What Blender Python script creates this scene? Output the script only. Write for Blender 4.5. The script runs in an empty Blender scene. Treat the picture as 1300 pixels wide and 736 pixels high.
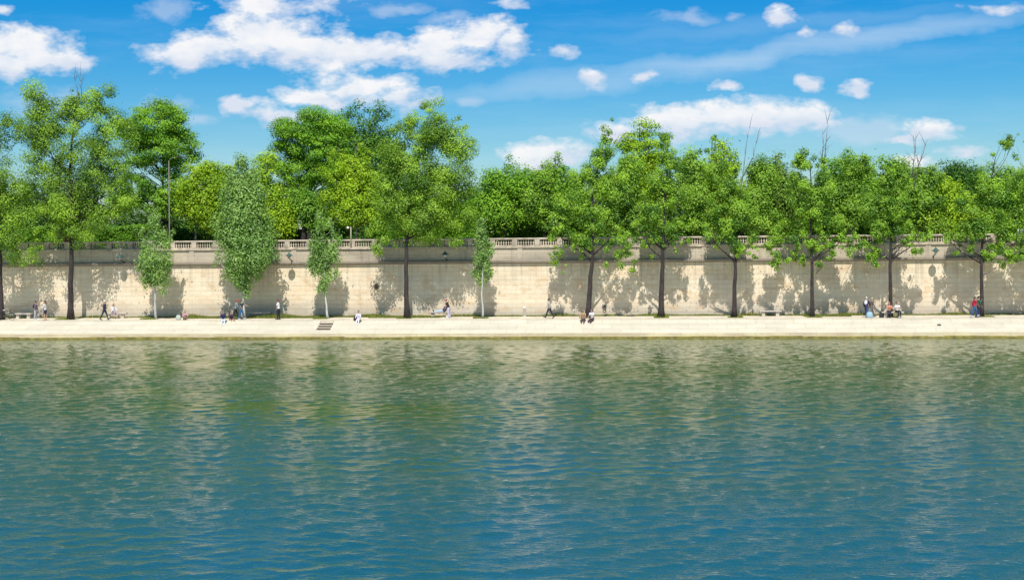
import bpy, bmesh, math, random
import numpy as np
from mathutils import Vector, Matrix
R = math.radians
scene = bpy.context.scene
COL = scene.collection

# ------------------------------------------------------------------ camera frame
F = 1683.0            # focal length in photo pixels (photo 1300 px wide)
PSI = R(5.5)          # the river wall runs along X; the camera is yawed a little to the left
ROLL = 0.0085
CH = 8.0              # eye height above the water
DV = (-math.sin(PSI), math.cos(PSI)); RV = (math.cos(PSI), math.sin(PSI))
HY = 308.0

def at(px, py, Y):
    """world point seen at photo pixel (px,py) on the plane at distance Y"""
    u = px-650.0; v = HY-py
    u2 = u+ROLL*v; v2 = v-ROLL*u
    ang = math.atan(u2/F)-PSI
    X = Y*math.tan(ang)
    depth = X*DV[0]+Y*DV[1]
    return Vector((X, Y, CH+v2*depth/F))
def mpp(px, Y):       # metres per photo pixel
    p = at(px, HY, Y); return (p.x*DV[0]+Y*DV[1])/F

cam_d = bpy.data.cameras.new('camera'); cam = bpy.data.objects.new('camera', cam_d); COL.objects.link(cam)
cam.location = (0, 0, CH)
cam.rotation_euler = (Matrix.Rotation(PSI, 3, 'Z') @ Matrix.Rotation(R(90), 3, 'X') @ Matrix.Rotation(-ROLL, 3, 'Z')).to_euler()
cam_d.sensor_width = 36; cam_d.lens = F/1300*36; cam_d.shift_y = -(368-HY)/1300
cam_d.clip_start = 0.5; cam_d.clip_end = 6000
scene.camera = cam

# ------------------------------------------------------------------ materials
def new_mat(name):
    m = bpy.data.materials.new(name); m.use_nodes = True
    nt = m.node_tree; nt.nodes.clear()
    out = nt.nodes.new('ShaderNodeOutputMaterial')
    return m, nt, out
def N(nt, t, **kw):
    n = nt.nodes.new(t)
    for k, v in kw.items():
        setattr(n, k, v)
    return n
def L(nt, a, b): nt.links.new(a, b)
def noise(nt, vec, scale, detail=4, rough=.55):
    n = N(nt, 'ShaderNodeTexNoise'); n.inputs['Scale'].default_value = scale
    n.inputs['Detail'].default_value = detail; n.inputs['Roughness'].default_value = rough
    if vec is not None: L(nt, vec, n.inputs['Vector'])
    return n.outputs['Fac']
def mapr(nt, val, a, b, c=0., d=1.):
    n = N(nt, 'ShaderNodeMapRange'); L(nt, val, n.inputs['Value'])
    for k, v in zip(('From Min', 'From Max', 'To Min', 'To Max'), (a, b, c, d)): n.inputs[k].default_value = v
    return n.outputs['Result']
def mixc(nt, fac, a, b, mode='MIX'):
    n = N(nt, 'ShaderNodeMix', data_type='RGBA', blend_type=mode)
    if isinstance(fac, (int, float)): n.inputs[0].default_value = fac
    else: L(nt, fac, n.inputs[0])
    for k, s in ((6, a), (7, b)):
        if isinstance(s, tuple): n.inputs[k].default_value = (*s[:3], 1)
        else: L(nt, s, n.inputs[k])
    return n.outputs[2]
def math_(nt, op, a, b=None, c=None, clamp=False):
    n = N(nt, 'ShaderNodeMath', operation=op); n.use_clamp = clamp
    for i, s in enumerate((a, b, c)):
        if s is None: continue
        if isinstance(s, (int, float)): n.inputs[i].default_value = s
        else: L(nt, s, n.inputs[i])
    return n.outputs[0]
def coords(nt, scale=(1, 1, 1), swap=False):
    tc = N(nt, 'ShaderNodeNewGeometry').outputs['Position']
    if swap:
        s = N(nt, 'ShaderNodeSeparateXYZ'); L(nt, tc, s.inputs[0])
        c = N(nt, 'ShaderNodeCombineXYZ'); L(nt, s.outputs[0], c.inputs[0]); L(nt, s.outputs[2], c.inputs[1]); L(nt, s.outputs[1], c.inputs[2])
        tc = c.outputs[0]
    m = N(nt, 'ShaderNodeVectorMath', operation='MULTIPLY'); L(nt, tc, m.inputs[0]); m.inputs[1].default_value = scale
    return m.outputs[0]
def plain(name, col, rough=.7, var=.15, scale=6, metal=0., bump=0.):
    m, nt, out = new_mat(name)
    p = N(nt, 'ShaderNodeBsdfPrincipled'); L(nt, p.outputs[0], out.inputs[0])
    f = noise(nt, coords(nt), scale)
    lo = tuple(c*(1-var) for c in col); hi = tuple(min(1, c*(1+var)) for c in col)
    L(nt, mixc(nt, mapr(nt, f, .3, .7), lo, hi), p.inputs['Base Color'])
    p.inputs['Roughness'].default_value = rough; p.inputs['Metallic'].default_value = metal
    if bump:
        b = N(nt, 'ShaderNodeBump'); b.inputs['Strength'].default_value = bump; b.inputs['Distance'].default_value = .02
        L(nt, f, b.inputs['Height']); L(nt, b.outputs[0], p.inputs['Normal'])
    return m
_pc = {}
def pm(col, rough=.75):
    k = (tuple(round(c, 3) for c in col), rough)
    if k not in _pc: _pc[k] = plain('cloth_%d' % len(_pc), col, rough, .12, 14)
    return _pc[k]

def stone_mat(name, base, dark, brick=(1.1, .42), mortar_dark=.55, stain=.5, streak=.35, hue=(.62, .50, .36), zfoot=None, bmix=.4):
    m, nt, out = new_mat(name)
    p = N(nt, 'ShaderNodeBsdfPrincipled'); L(nt, p.outputs[0], out.inputs[0]); p.inputs['Roughness'].default_value = .9
    c = coords(nt, swap=True)
    br = N(nt, 'ShaderNodeTexBrick'); L(nt, c, br.inputs['Vector'])
    br.inputs['Scale'].default_value = 1; br.inputs['Brick Width'].default_value = brick[0]; br.inputs['Row Height'].default_value = brick[1]
    br.inputs['Mortar Size'].default_value = .018; br.inputs['Mortar Smooth'].default_value = .6; br.offset = .5
    br.inputs['Color1'].default_value = (1, 1, 1, 1); br.inputs['Color2'].default_value = (.76, .75, .76, 1)
    br.inputs['Mortar'].default_value = (mortar_dark,)*3+(1,)
    big = noise(nt, coords(nt, (.10, 1, .35)), 1.0, 6, .65)
    med = noise(nt, coords(nt, (.5, 1, 1.3)), 1.0, 5, .6)
    strk = noise(nt, coords(nt, (2.2, 1, .16)), 1.0, 4, .6)
    fine = noise(nt, coords(nt), 7., 4, .7)
    rows = noise(nt, coords(nt, (.05, .2, 2.4)), 1., 2, .5)
    col = mixc(nt, mapr(nt, med, .35, .65), base, hue)
    col = mixc(nt, mapr(nt, big, .5, .72, 0, stain), col, dark)
    col = mixc(nt, mapr(nt, strk, .56, .75, 0, streak), col, dark)
    col = mixc(nt, mapr(nt, rows, .52, .68, 0, .35), col, tuple(x*.72 for x in base))
    col = mixc(nt, mapr(nt, fine, .25, .75, .35, 0), col, tuple(x*.6 for x in base))
    if zfoot:
        s = N(nt, 'ShaderNodeSeparateXYZ'); L(nt, N(nt, 'ShaderNodeNewGeometry').outputs['Position'], s.inputs[0])
        zz = math_(nt, 'ADD', s.outputs[2], math_(nt, 'MULTIPLY', math_(nt, 'SUBTRACT', big, .5), 1.6))
        col = mixc(nt, mapr(nt, zz, zfoot[1], zfoot[0], 0, .5), col, (.36, .34, .31))
        drip = noise(nt, coords(nt, (3.1, 1, .10)), 1.0, 5, .7)
        reach = math_(nt, 'MULTIPLY', mapr(nt, drip, .48, .66), mapr(nt, s.outputs[2], 3.4, 6.1))
        col = mixc(nt, math_(nt, 'MULTIPLY', reach, .55), col, (.28, .24, .19))
        patch = noise(nt, coords(nt, (.9, 1, 1.9)), 1.0, 2, .4)
        col = mixc(nt, mapr(nt, patch, .60, .68, 0, .35), col, (.62, .40, .20))
    col = mixc(nt, bmix, col, br.outputs[0], 'MULTIPLY')
    L(nt, col, p.inputs['Base Color'])
    b = N(nt, 'ShaderNodeBump'); b.inputs['Strength'].default_value = .6; b.inputs['Distance'].default_value = .03
    L(nt, math_(nt, 'ADD', br.outputs[1], math_(nt, 'MULTIPLY', fine, -1.)), b.inputs['Height']); b.invert = True
    L(nt, b.outputs[0], p.inputs['Normal'])
    return m

M = {}
M['wall'] = stone_mat('limestone_wall', (.97, .85, .65), (.56, .48, .38), hue=(.92, .73, .50), stain=.55, streak=.42, zfoot=(1.9, 2.9), bmix=.3)
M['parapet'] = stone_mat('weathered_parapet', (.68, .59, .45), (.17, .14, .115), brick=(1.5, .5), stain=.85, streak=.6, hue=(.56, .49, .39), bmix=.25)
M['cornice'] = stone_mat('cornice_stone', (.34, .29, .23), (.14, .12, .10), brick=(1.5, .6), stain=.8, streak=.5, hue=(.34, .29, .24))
M['balus'] = plain('balustrade_stone', (.50, .43, .34), .9, .4, 1.3, bump=.3)
M['slope'] = stone_mat('embankment_stone', (.74, .67, .53), (.50, .46, .36), brick=(1.6, .36), mortar_dark=.5, stain=.6, streak=.35, hue=(.64, .59, .46), bmix=.38)
M['ledge'] = stone_mat('ledge_stone', (.85, .74, .48), (.50, .42, .20), brick=(2.2, .5), stain=.5, streak=.5)
M['algae'] = plain('wet_algae_stone', (.26, .21, .05), .6, .5, 2.0, bump=.4)
M['path'] = plain('quay_gravel', (.62, .55, .43), .95, .22, 1.2, bump=.3)
M['road'] = plain('asphalt', (.10, .10, .10), .9, .2, 1.)
M['earth'] = plain('garden_earth', (.05, .06, .025), .95, .4, .5)
M['bench'] = plain('bench_stone', (.50, .46, .40), .85, .2, 5)
M['dark'] = plain('dark_metal', (.02, .022, .024), .5, .2, 8)
M['verdi'] = plain('verdigris_metal', (.03, .10, .09), .5, .3, 8)
M['pole'] = plain('painted_pole', (.20, .18, .15), .5, .15, 5)
M['white'] = plain('white_paint', (.82, .81, .78), .5, .06, 8)
M['hole'] = plain('recess_shade', (.10, .07, .055), .9, .3, 5)  # dark brown painted for shade under the treads and in the drain
M['tyre'] = plain('rubber', (.015, .015, .015), .8, .2, 8)
M['glass'] = plain('milk_glass', (.45, .47, .44), .25, .05, 8)

def bark(name, a, b, sx=9):
    m, nt, out = new_mat(name)
    p = N(nt, 'ShaderNodeBsdfPrincipled'); L(nt, p.outputs[0], out.inputs[0]); p.inputs['Roughness'].default_value = .9
    f = noise(nt, coords(nt, (sx, sx, 1.6)), 1., 5, .65)
    L(nt, mixc(nt, mapr(nt, f, .35, .65), a, b), p.inputs['Base Color'])
    bm_ = N(nt, 'ShaderNodeBump'); bm_.inputs['Strength'].default_value = .9; bm_.inputs['Distance'].default_value = .06
    L(nt, f, bm_.inputs['Height']); L(nt, bm_.outputs[0], p.inputs['Normal'])
    return m
M['bark'] = bark('dark_bark', (.022, .017, .018), (.075, .058, .055))
M['bark_mid'] = bark('grey_bark', (.07, .06, .05), (.19, .165, .14))
M['bark_pale'] = bark('pale_bark', (.42, .42, .40), (.66, .66, .62), 5)
M['twig'] = bark('twig_bark', (.16, .12, .12), (.26, .21, .20))

def leaf_mat(name, gloss=.06, trans=.35, ty=(1.25, 1.15, .45)):
    m, nt, out = new_mat(name)
    a = N(nt, 'ShaderNodeAttribute'); a.attribute_name = 'tint'
    d = N(nt, 'ShaderNodeBsdfDiffuse'); L(nt, a.outputs['Color'], d.inputs[0])
    t = N(nt, 'ShaderNodeBsdfTranslucent'); L(nt, mixc(nt, 1., a.outputs['Color'], ty, 'MULTIPLY'), t.inputs[0])
    mx = N(nt, 'ShaderNodeMixShader'); mx.inputs[0].default_value = trans
    L(nt, d.outputs[0], mx.inputs[1]); L(nt, t.outputs[0], mx.inputs[2])
    g = N(nt, 'ShaderNodeBsdfGlossy'); g.inputs['Roughness'].default_value = .6; g.inputs['Color'].default_value = (.9, .95, .9, 1)
    m2 = N(nt, 'ShaderNodeMixShader'); m2.inputs[0].default_value = gloss
    L(nt, mx.outputs[0], m2.inputs[1]); L(nt, g.outputs[0], m2.inputs[2]); L(nt, m2.outputs[0], out.inputs[0])
    return m
M['leaf'] = leaf_mat('leaf_foliage', .025, .36, (1.3, 1.15, .4)); M['leaf_pale'] = leaf_mat('poplar_foliage', .05, .38, (1.1, 1.1, .7))
M['grass'] = leaf_mat('grass_blades', .03, .4)

# ------------------------------------------------------------------ mesh helpers
class MB:
    def __init__(s): s.v = []; s.f = []
    def box(s, x0, x1, y0, y1, z0, z1):
        b = len(s.v)
        for x in (x0, x1):
            for y in (y0, y1):
                for z in (z0, z1): s.v.append((x, y, z))
        for q in ((0, 1, 3, 2), (4, 6, 7, 5), (0, 4, 5, 1), (2, 3, 7, 6), (0, 2, 6, 4), (1, 5, 7, 3)):
            s.f.append(tuple(b+i for i in q))
    def tube(s, pts, rad, seg=6, side=None, cap=True):
        pts = [Vector(p) for p in pts]; b = len(s.v); n = len(pts)
        for i, p in enumerate(pts):
            t = (pts[min(i+1, n-1)]-pts[max(i-1, 0)])
            t = t.normalized() if t.length > 1e-9 else Vector((0, 0, 1))
            sd = Vector(side) if side is not None else Vector((1, 0, 0)) if abs(t.x) < .8 else Vector((0, 1, 0))
            sd = sd-t*sd.dot(t)
            if sd.length < 1e-4: sd = Vector((1, 0, .01))-t*t.x
            sd.normalize(); up = t.cross(sd)
            r = rad[i] if hasattr(rad, '__len__') else rad
            ra, rb = r if hasattr(r, '__len__') else (r, r)
            for k in range(seg):
                a = 2*math.pi*k/seg
                s.v.append(tuple(p+sd*ra*math.cos(a)+up*rb*math.sin(a)))
        for i in range(n-1):
            for k in range(seg):
                k2 = (k+1) % seg
                s.f.append((b+i*seg+k, b+i*seg+k2, b+(i+1)*seg+k2, b+(i+1)*seg+k))
        if cap:
            s.f.append(tuple(b+k for k in range(seg))[::-1]); s.f.append(tuple(b+(n-1)*seg+k for k in range(seg)))
    def ell(s, c, r, seg=12, rings=8, M3=None):
        c = Vector(c); b = len(s.v)
        for i in range(rings+1):
            th = math.pi*i/rings
            for k in range(seg):
                a = 2*math.pi*k/seg
                q = Vector((r[0]*math.sin(th)*math.cos(a), r[1]*math.sin(th)*math.sin(a), r[2]*math.cos(th)))
                if M3: q = M3 @ q
                s.v.append(tuple(c+q))
        for i in range(rings):
            for k in range(seg):
                k2 = (k+1) % seg
                s.f.append((b+i*seg+k, b+(i+1)*seg+k, b+(i+1)*seg+k2, b+i*seg+k2))
    def lathe(s, prof, c=(0, 0, 0), seg=8):
        b = len(s.v)
        for r, z in prof:
            for k in range(seg):
                a = 2*math.pi*k/seg
                s.v.append((c[0]+r*math.cos(a), c[1]+r*math.sin(a), c[2]+z))
        for i in range(len(prof)-1):
            for k in range(seg):
                k2 = (k+1) % seg
                s.f.append((b+i*seg+k, b+i*seg+k2, b+(i+1)*seg+k2, b+(i+1)*seg+k))
        s.f.append(tuple(b+k for k in range(seg))[::-1]); s.f.append(tuple(b+(len(prof)-1)*seg+k for k in range(seg)))
    def extrude_profile(s, prof, x0, x1, n=1):
        """prof: list of (y,z) closed polygon, extruded along x"""
        b = len(s.v); m = len(prof)
        for i in range(n+1):
            x = x0+(x1-x0)*i/n
            for y, z in prof: s.v.append((x, y, z))
        for i in range(n):
            for k in range(m):
                k2 = (k+1) % m
                s.f.append((b+i*m+k, b+i*m+k2, b+(i+1)*m+k2, b+(i+1)*m+k))
        s.f.append(tuple(b+k for k in range(m))); s.f.append(tuple(b+n*m+k for k in range(m))[::-1])
    def mesh(s, name, smooth=False):
        me = bpy.data.meshes.new(name); me.from_pydata(s.v, [], s.f); me.update()
        if smooth: me.polygons.foreach_set('use_smooth', [True]*len(me.polygons))
        return me
    def build(s, name, mat, parent=None, smooth=False):
        return link(name, s.mesh(name, smooth), mat, parent)
def link(name, me, mat, parent=None):
    o = bpy.data.objects.new(name, me); COL.objects.link(o)
    if mat is not None: me.materials.clear(); me.materials.append(mat)
    if parent is not None: o.parent = parent
    return o
def fixn(o):
    bm = bmesh.new(); bm.from_mesh(o.data); bmesh.ops.recalc_face_normals(bm, faces=bm.faces); bm.to_mesh(o.data); bm.free()
    return o
def tag(o, label=None, cat=None, group=None, kind=None):
    if label: o['label'] = label
    if cat: o['category'] = cat
    if group: o['group'] = group
    if kind: o['kind'] = kind
    return o
def empty(name, loc=(0, 0, 0), rz=0):
    o = bpy.data.objects.new(name, None); COL.objects.link(o); o.location = loc; o.rotation_euler = (0, 0, rz); o.empty_display_size = .3
    return o
def copy_tree(o, parent=None):
    c = o.copy(); COL.objects.link(c); c.parent = parent
    for ch in [x for x in COL.objects if x.parent == o]: copy_tree(ch, c)
    return c

# ------------------------------------------------------------------ levels
QZ = 1.40; YE = 113.0; YW = 118.5; UZ = 7.40
XA, XB = -240., 240.

# water: one sheet, real waves where the photo sees it
def build_water():
    rng = np.random.default_rng(5)
    ys = []; y = 22.0
    while y < 109.95: ys.append(y); y += 0.06+0.0010*y
    ys = np.array([-400., -150, -50, 0, 12, 18, 20.5]+ys+[110.02, 110.3])
    xs = np.concatenate([[-600., -400, -250, -160, -120, -95, -85], np.arange(-80, 62, .16), [66., 75, 90, 120, 180, 300, 600]])
    Xg, Yg = np.meshgrid(xs, ys)
    Z = np.zeros_like(Xg)
    for i in range(110):
        lam = 10**rng.uniform(math.log10(.34), math.log10(1.9))
        th = rng.normal(math.pi*.5+.25, .75)
        k = 2*math.pi/lam
        amp = WSLOPE*math.sqrt(2/110)/k*(1.25 if lam < 1.6 else .85)
        ph = rng.uniform(0, 6.28)
        # small wind patches: amplitude drifts slowly over the river
        mod = .8+.45*np.sin(Xg*rng.uniform(.02, .09)+Yg*rng.uniform(-.12, .12)+rng.uniform(0, 6.28))
        Z += amp*mod*np.sin(k*(Xg*math.cos(th)+Yg*math.sin(th))+ph)
    Z = Z+.25*np.abs(Z)
    fade = np.clip((Xg+84)/6, 0, 1)*np.clip((64-Xg)/6, 0, 1)*np.clip((Yg-21)/3, 0, 1)
    Z *= fade
    nx, ny = len(xs), len(ys)
    co = np.stack([Xg, Yg, Z], -1).reshape(-1, 3).astype(np.float32)
    idx = np.arange(nx*ny).reshape(ny, nx)
    f = np.stack([idx[:-1, :-1], idx[:-1, 1:], idx[1:, 1:], idx[1:, :-1]], -1).reshape(-1, 4)
    me = np_mesh('water', co, f, smooth=True)
    m, nt, out = new_mat('river_water')
    p = N(nt, 'ShaderNodeBsdfPrincipled'); L(nt, p.outputs[0], out.inputs[0])
    p.inputs['IOR'].default_value = 2.25; p.inputs['Roughness'].default_value = .03
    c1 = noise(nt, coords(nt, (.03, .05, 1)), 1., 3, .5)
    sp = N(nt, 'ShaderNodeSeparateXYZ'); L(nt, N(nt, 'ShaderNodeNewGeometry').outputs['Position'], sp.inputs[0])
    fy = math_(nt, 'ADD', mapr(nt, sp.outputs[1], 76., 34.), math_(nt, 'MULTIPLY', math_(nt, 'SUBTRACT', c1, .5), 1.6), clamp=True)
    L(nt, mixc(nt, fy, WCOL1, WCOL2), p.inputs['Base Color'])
    n1 = noise(nt, coords(nt, (3.4, 5.6, 1)), 1., 3, .6)
    n2 = noise(nt, coords(nt, (6, 9, 1)), 1., 2, .5)
    b = N(nt, 'ShaderNodeBump'); b.inputs['Strength'].default_value = 1.; b.inputs['Distance'].default_value = .036
    pat = mapr(nt, noise(nt, coords(nt, (.022, .09, 1)), 1., 3, .55), .35, .65, .3, 1.5)
    L(nt, math_(nt, 'MULTIPLY', math_(nt, 'ADD', n1, math_(nt, 'MULTIPLY', n2, .3)), pat), b.inputs['Height']); L(nt, b.outputs[0], p.inputs['Normal'])
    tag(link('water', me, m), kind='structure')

def np_mesh(name, co, f, smooth=False, tint=None):
    me = bpy.data.meshes.new(name); nf = len(f); k = f.shape[1]
    me.vertices.add(len(co)); me.vertices.foreach_set('co', np.ascontiguousarray(co, dtype=np.float32).ravel())
    me.loops.add(nf*k); me.loops.foreach_set('vertex_index', f.astype(np.int32).ravel())
    me.polygons.add(nf); me.polygons.foreach_set('loop_start', np.arange(0, nf*k, k, dtype=np.int32))
    if smooth: me.polygons.foreach_set('use_smooth', np.ones(nf, dtype=bool))
    me.update(calc_edges=True)
    if tint is not None:
        ca = me.color_attributes.new('tint', 'FLOAT_COLOR', 'POINT')
        ca.data.foreach_set('color', np.ascontiguousarray(tint, dtype=np.float32).ravel())
    return me
WSLOPE = .076
WCOL1 = (.044, .094, .010); WCOL2 = (.010, .094, .100)  # green towards the bank, blue nearer: tree and sky reflections painted into the colour
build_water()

def sheet(name, prof, mat, n=60):
    mb = MB()
    for i in range(n+1):
        x = XA+(XB-XA)*i/n
        for y, z in prof: mb.v.append((x, y, z))
    m = len(prof)
    for i in range(n):
        for k in range(m-1):
            mb.f.append((i*m+k, (i+1)*m+k, (i+1)*m+k+1, i*m+k+1))
    return mb.build(name, mat)
# ground of the upper town: one big sheet to the horizon
g = MB(); g.v = [(-4000, 131, UZ-.01), (4000, 131, UZ-.01), (4000, 5000, UZ-.01), (-4000, 5000, UZ-.01)]; g.f = [(0, 1, 2, 3)]
tag(g.build('ground', M['earth']), kind='structure')
tag(sheet('road', [(119.0, UZ), (131.0, UZ)], M['road']), kind='structure')
tag(sheet('quay_path', [(113.45, QZ), (118.6, QZ)], M['path']), kind='structure')

# stone embankment: sloped face, coping, lower ledge, algae line; steps cut in it
emb = empty('stone_embankment', (0, 111.5, 0))
tag(emb, 'pale sloping stone embankment running along the edge of the river below the quay path', 'embankment')
def at0(o, e):
    o.matrix_parent_inverse = Matrix.Translation(-Vector(e.location)); return o
def chpart(mb, name, mat, e, smooth=False):
    o = mb.build(name, mat, e, smooth); o.matrix_parent_inverse = Matrix.Translation(-Vector(e.location)); return fixn(o)
SY0, SZ0 = 110.55, .42      # foot of the slope
SY1, SZ1 = 113.0, 1.36      # top of the slope
def slope_z(y): return SZ0+(SZ1-SZ0)*(y-SY0)/(SY1-SY0)
def yslope(x0, x1, mbs):
    mbs.extrude_profile([(SY0, SZ0), (SY1, SZ1), (SY1, -1.), (SY0, -1.)], x0, x1, 1)
stL = at(403, 416, 111.8).x; stR = at(421, 416, 111.8).x
mb = MB(); yslope(XA, stL, mb); yslope(stR, XB, mb)
mb.extrude_profile([(SY0, SZ0), (SY0+.55, slope_z(SY0+.55)), (SY0+.55, -1), (SY0, -1)], stL, stR, 1)
chpart(mb, 'sloped_face', M['slope'], emb)
mb = MB(); mb.box(XA, XB, 113.0, 113.45, -1, QZ+.015); chpart(mb, 'coping', M['slope'], emb)
mb = MB(); mb.box(XA, XB, 110.12, 110.55, -1, .44); chpart(mb, 'ledge', M['ledge'], emb)
mb = MB()
rnd = random.Random(3); x = -90
while x < 70:
    w = rnd.uniform(.8, 2.6); mb.box(x, x+w, 110.12-rnd.uniform(.02, .09), 110.12, -1, .17+rnd.uniform(-.03, .03)); x += w
mb.box(XA, -90, 110.05, 110.12, -1, .2); mb.box(x, XB, 110.05, 110.12, -1, .2)
chpart(mb, 'waterline_stones', M['algae'], emb)
# steps, recessed into the slope
stp = MB(); rs = MB(); n = 4; ya = SY0+.55; yb = SY1; za = slope_z(ya); 
for i in range(n):
    y0 = ya+(yb-ya)*i/n; y1 = ya+(yb-ya)*(i+1)/n; zt = za+(SZ1-za)*(i+.35)/n-.02
    stp.box(stL, stR, y0, y1, -1+.01*i, zt)
    if i: rs.box(stL+.03, stR-.03, y0-.012, y0, zt-.24, zt-.045)  # dark strip stands in for the shadow line under each tread
s_o = chpart(stp, 'flight_of_steps', M['slope'], emb); chpart(rs, 'riser_shade', M['hole'], emb)
s_o['label'] = 'short flight of narrow steps cut into the slope'

# ------------------------------------------------------------------ retaining wall with cornice and weathered parapet
wall = empty('retaining_wall', (0, YW, QZ)); tag(wall, 'long beige limestone retaining wall behind the quay path, dappled with tree shadows', 'wall')
mb = MB(); mb.extrude_profile([(YW, QZ-.3), (YW+.06, 6.12), (YW+1.2, 6.12), (YW+1.2, QZ-.3)], XA, XB, 1); chpart(mb, 'wall_face', M['wall'], wall)
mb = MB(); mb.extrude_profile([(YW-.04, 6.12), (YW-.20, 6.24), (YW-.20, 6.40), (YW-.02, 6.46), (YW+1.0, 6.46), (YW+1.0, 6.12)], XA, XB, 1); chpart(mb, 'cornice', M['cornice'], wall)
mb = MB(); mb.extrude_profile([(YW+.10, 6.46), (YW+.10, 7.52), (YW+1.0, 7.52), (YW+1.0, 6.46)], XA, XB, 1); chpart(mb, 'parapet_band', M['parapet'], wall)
mb = MB(); mb.box(XA, XB, YW-.02, YW+.9, 7.52, 7.66); chpart(mb, 'top_course', M['balus'], wall)
# buttress strips that break up the parapet band
for px in range(-40, 1360, 58):
    p = at(px+7*math.sin(px), 322, YW); mb = MB(); mb.box(p.x-.22, p.x+.22, YW+.03, YW+.10, 6.46, 7.52); chpart(mb, 'pilaster', M['parapet'], wall)

# balustrade
bal = empty('stone_balustrade', (0, YW+.3, 7.66)); tag(bal, 'pale stone balustrade with turned balusters along the top of the river wall', 'balustrade')
YB = YW+.30
mb = MB(); mb.extrude_profile([(YB-.17, 8.27), (YB-.19, 8.31), (YB-.19, 8.38), (YB-.13, 8.42), (YB+.13, 8.42), (YB+.19, 8.38), (YB+.19, 8.31), (YB+.17, 8.27)], XA, XB, 1); chpart(mb, 'handrail', M['balus'], bal)
mb = MB(); mb.box(XA, XB, YB-.15, YB+.15, 7.66, 7.76); chpart(mb, 'plinth', M['balus'], bal)
bprof = [(.075, 0), (.075, .05), (.045, .07), (.06, .12), (.088, .2), (.075, .28), (.042, .37), (.038, .40), (.06, .44), (.07, .46), (.07, .51)]
bme = None; pme = None
bays = []; x = -66.0; k = 0
while x < 44:
    wide = (k % 9 == 4); pw = 1.15 if wide else .46
    bays.append((x, pw)); x += pw+1.56; k += 1
bx = []
for i, (x, pw) in enumerate(bays):
    mbp = MB(); mbp.box(-pw/2, pw/2, -.17, .17, 0, .509); me = mbp.mesh('pier')
    o = link('pier', me, M['balus'], bal); o.location = (x+pw/2, 0, .10)
    for j in range(7): bx.append(x+pw+.11+j*.223)
bx.sort(key=lambda q: abs(q-33))
mbb = MB(); mbb.lathe(bprof, seg=8); bme = mbb.mesh('baluster', True); bme.materials.append(M['balus'])
for q in bx[:100]:
    o = bpy.data.objects.new('baluster', bme); COL.objects.link(o); o.parent = bal; o.location = (q, 0, .10)
mbb = MB()
for q in bx[100:]: mbb.lathe(bprof, (q, 0, .10), 6)
o = link('balusters', mbb.mesh('balusters', True), M['balus'], bal); o['kind'] = 'stuff'
for a, b in ((XA, -66.0), (bays[-1][0]+bays[-1][1]+1.56, XB)):
    mb = MB(); mb.box(a, b, YB-.12, YB+.12, 7.76, 8.27); chpart(mb, 'solid_panel', M['balus'], bal)

# ------------------------------------------------------------------ wall lamps
def wall_lamp(px, label):
    p = at(px, 320, YW-1.1)
    e = empty('wall_lamp', (p.x, YW, 6.55)); tag(e, label, 'lamp', 'lamps on brackets along the river wall')
    mb = MB(); mb.tube([(0, .1, -.15), (0, -.25, -.02), (0, -.7, .10), (0, -1.1, .18)], [.06, .05, .045, .04], 6)
    mb.box(-.09, .09, -.06, .02, -.35, -.05)
    mb.build('bracket', M['dark'], e)
    mb = MB(); mb.lathe([(.07, .18), (.13, .22), (.17, .38), (.16, .42)], (0, -1.1, 0), 10); mb.build('lantern', M['glass'], e, True)
    mb = MB(); mb.lathe([(.33, .42), (.34, .45), (.20, .54), (.09, .64), (.04, .68), (.05, .72), (.012, .80)], (0, -1.1, 0), 12); mb.build('cap', M['verdi'], e, True)
    return e
wall_lamp(152, 'dark wall lamp on a bracket near the left, partly in shade under the balustrade')
wall_lamp(367, 'green capped wall lamp on a bracket over sunlit stone, right of the big silvery poplar')
wall_lamp(565, 'wall lamp on a bracket in deep shade, right of the tall central tree trunk')
wall_lamp(1188, 'green capped wall lamp casting a round shadow, between the two rightmost trunks')

# ------------------------------------------------------------------ poles and board on the upper quay
p = at(215, 312, YW+.0); e = empty('street_lamp', (p.x, YW+.02-.0, 7.66)); tag(e, 'tall thin brownish lamp post rising behind the balustrade on the left', 'street lamp')
h = at(215, 204, YW).z-7.66
mb = MB(); mb.tube([(0, .03, 0), (0, .03, .5), (0, .03, h)], [.085, .06, .045], 8); mb.build('pole', M['pole'], e, True)
mb = MB(); mb.tube([(0, .03, h-.05), (.25, .1, h+.25), (.8, .3, h+.35)], .03, 6); mb.build('arm', M['pole'], e, True)
mb = MB(); mb.ell((1.0, .36, h+.33), (.34, .14, .08)); mb.build('lamp_head', M['dark'], e, True)
p = at(445.5, 316, YW); e = empty('lamp_post', (p.x, YW+.02, 7.66)); tag(e, 'short pale post with a small white globe standing at the balustrade under the yellow-green tree', 'lamp post')
h = at(445, 288, YW).z-7.66
mb = MB(); mb.tube([(0, .03, 0), (0, .03, h)], [.07, .05], 8); mb.build('pole', plain('pale_post', (.42, .38, .27), .6), e, True)
mb = MB(); mb.tube([(0, .03, h-.1), (-.2, .03, h-.04)], .02, 6); mb.build('arm', M['pole'], e)
mb = MB(); mb.ell((-.27, .03, h-.08), (.12, .12, .12)); mb.build('globe', M['white'], e, True)
# information board behind balustrade (left)
p = at(80, 300, 122); e = empty('information_board', (p.x, 122, UZ)); tag(e, 'dark blue and red upright board glimpsed between trees above the balustrade', 'board')
mb = MB(); mb.box(-.62, .02, -.06, .06, .4, 2.35); mb.build('dark_panel', plain('board_blue', (.02, .03, .07), .5), e)
mb = MB(); mb.box(.05, .68, -.05, .05, .7, 2.15); mb.build('red_panel', plain('board_red', (.30, .08, .06), .6), e)
for xx in (-.55, .6):
    mb = MB(); mb.box(xx-.03, xx+.03, .065, .12, 0, 2.2); mb.build('post', M['dark'], e)
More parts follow.
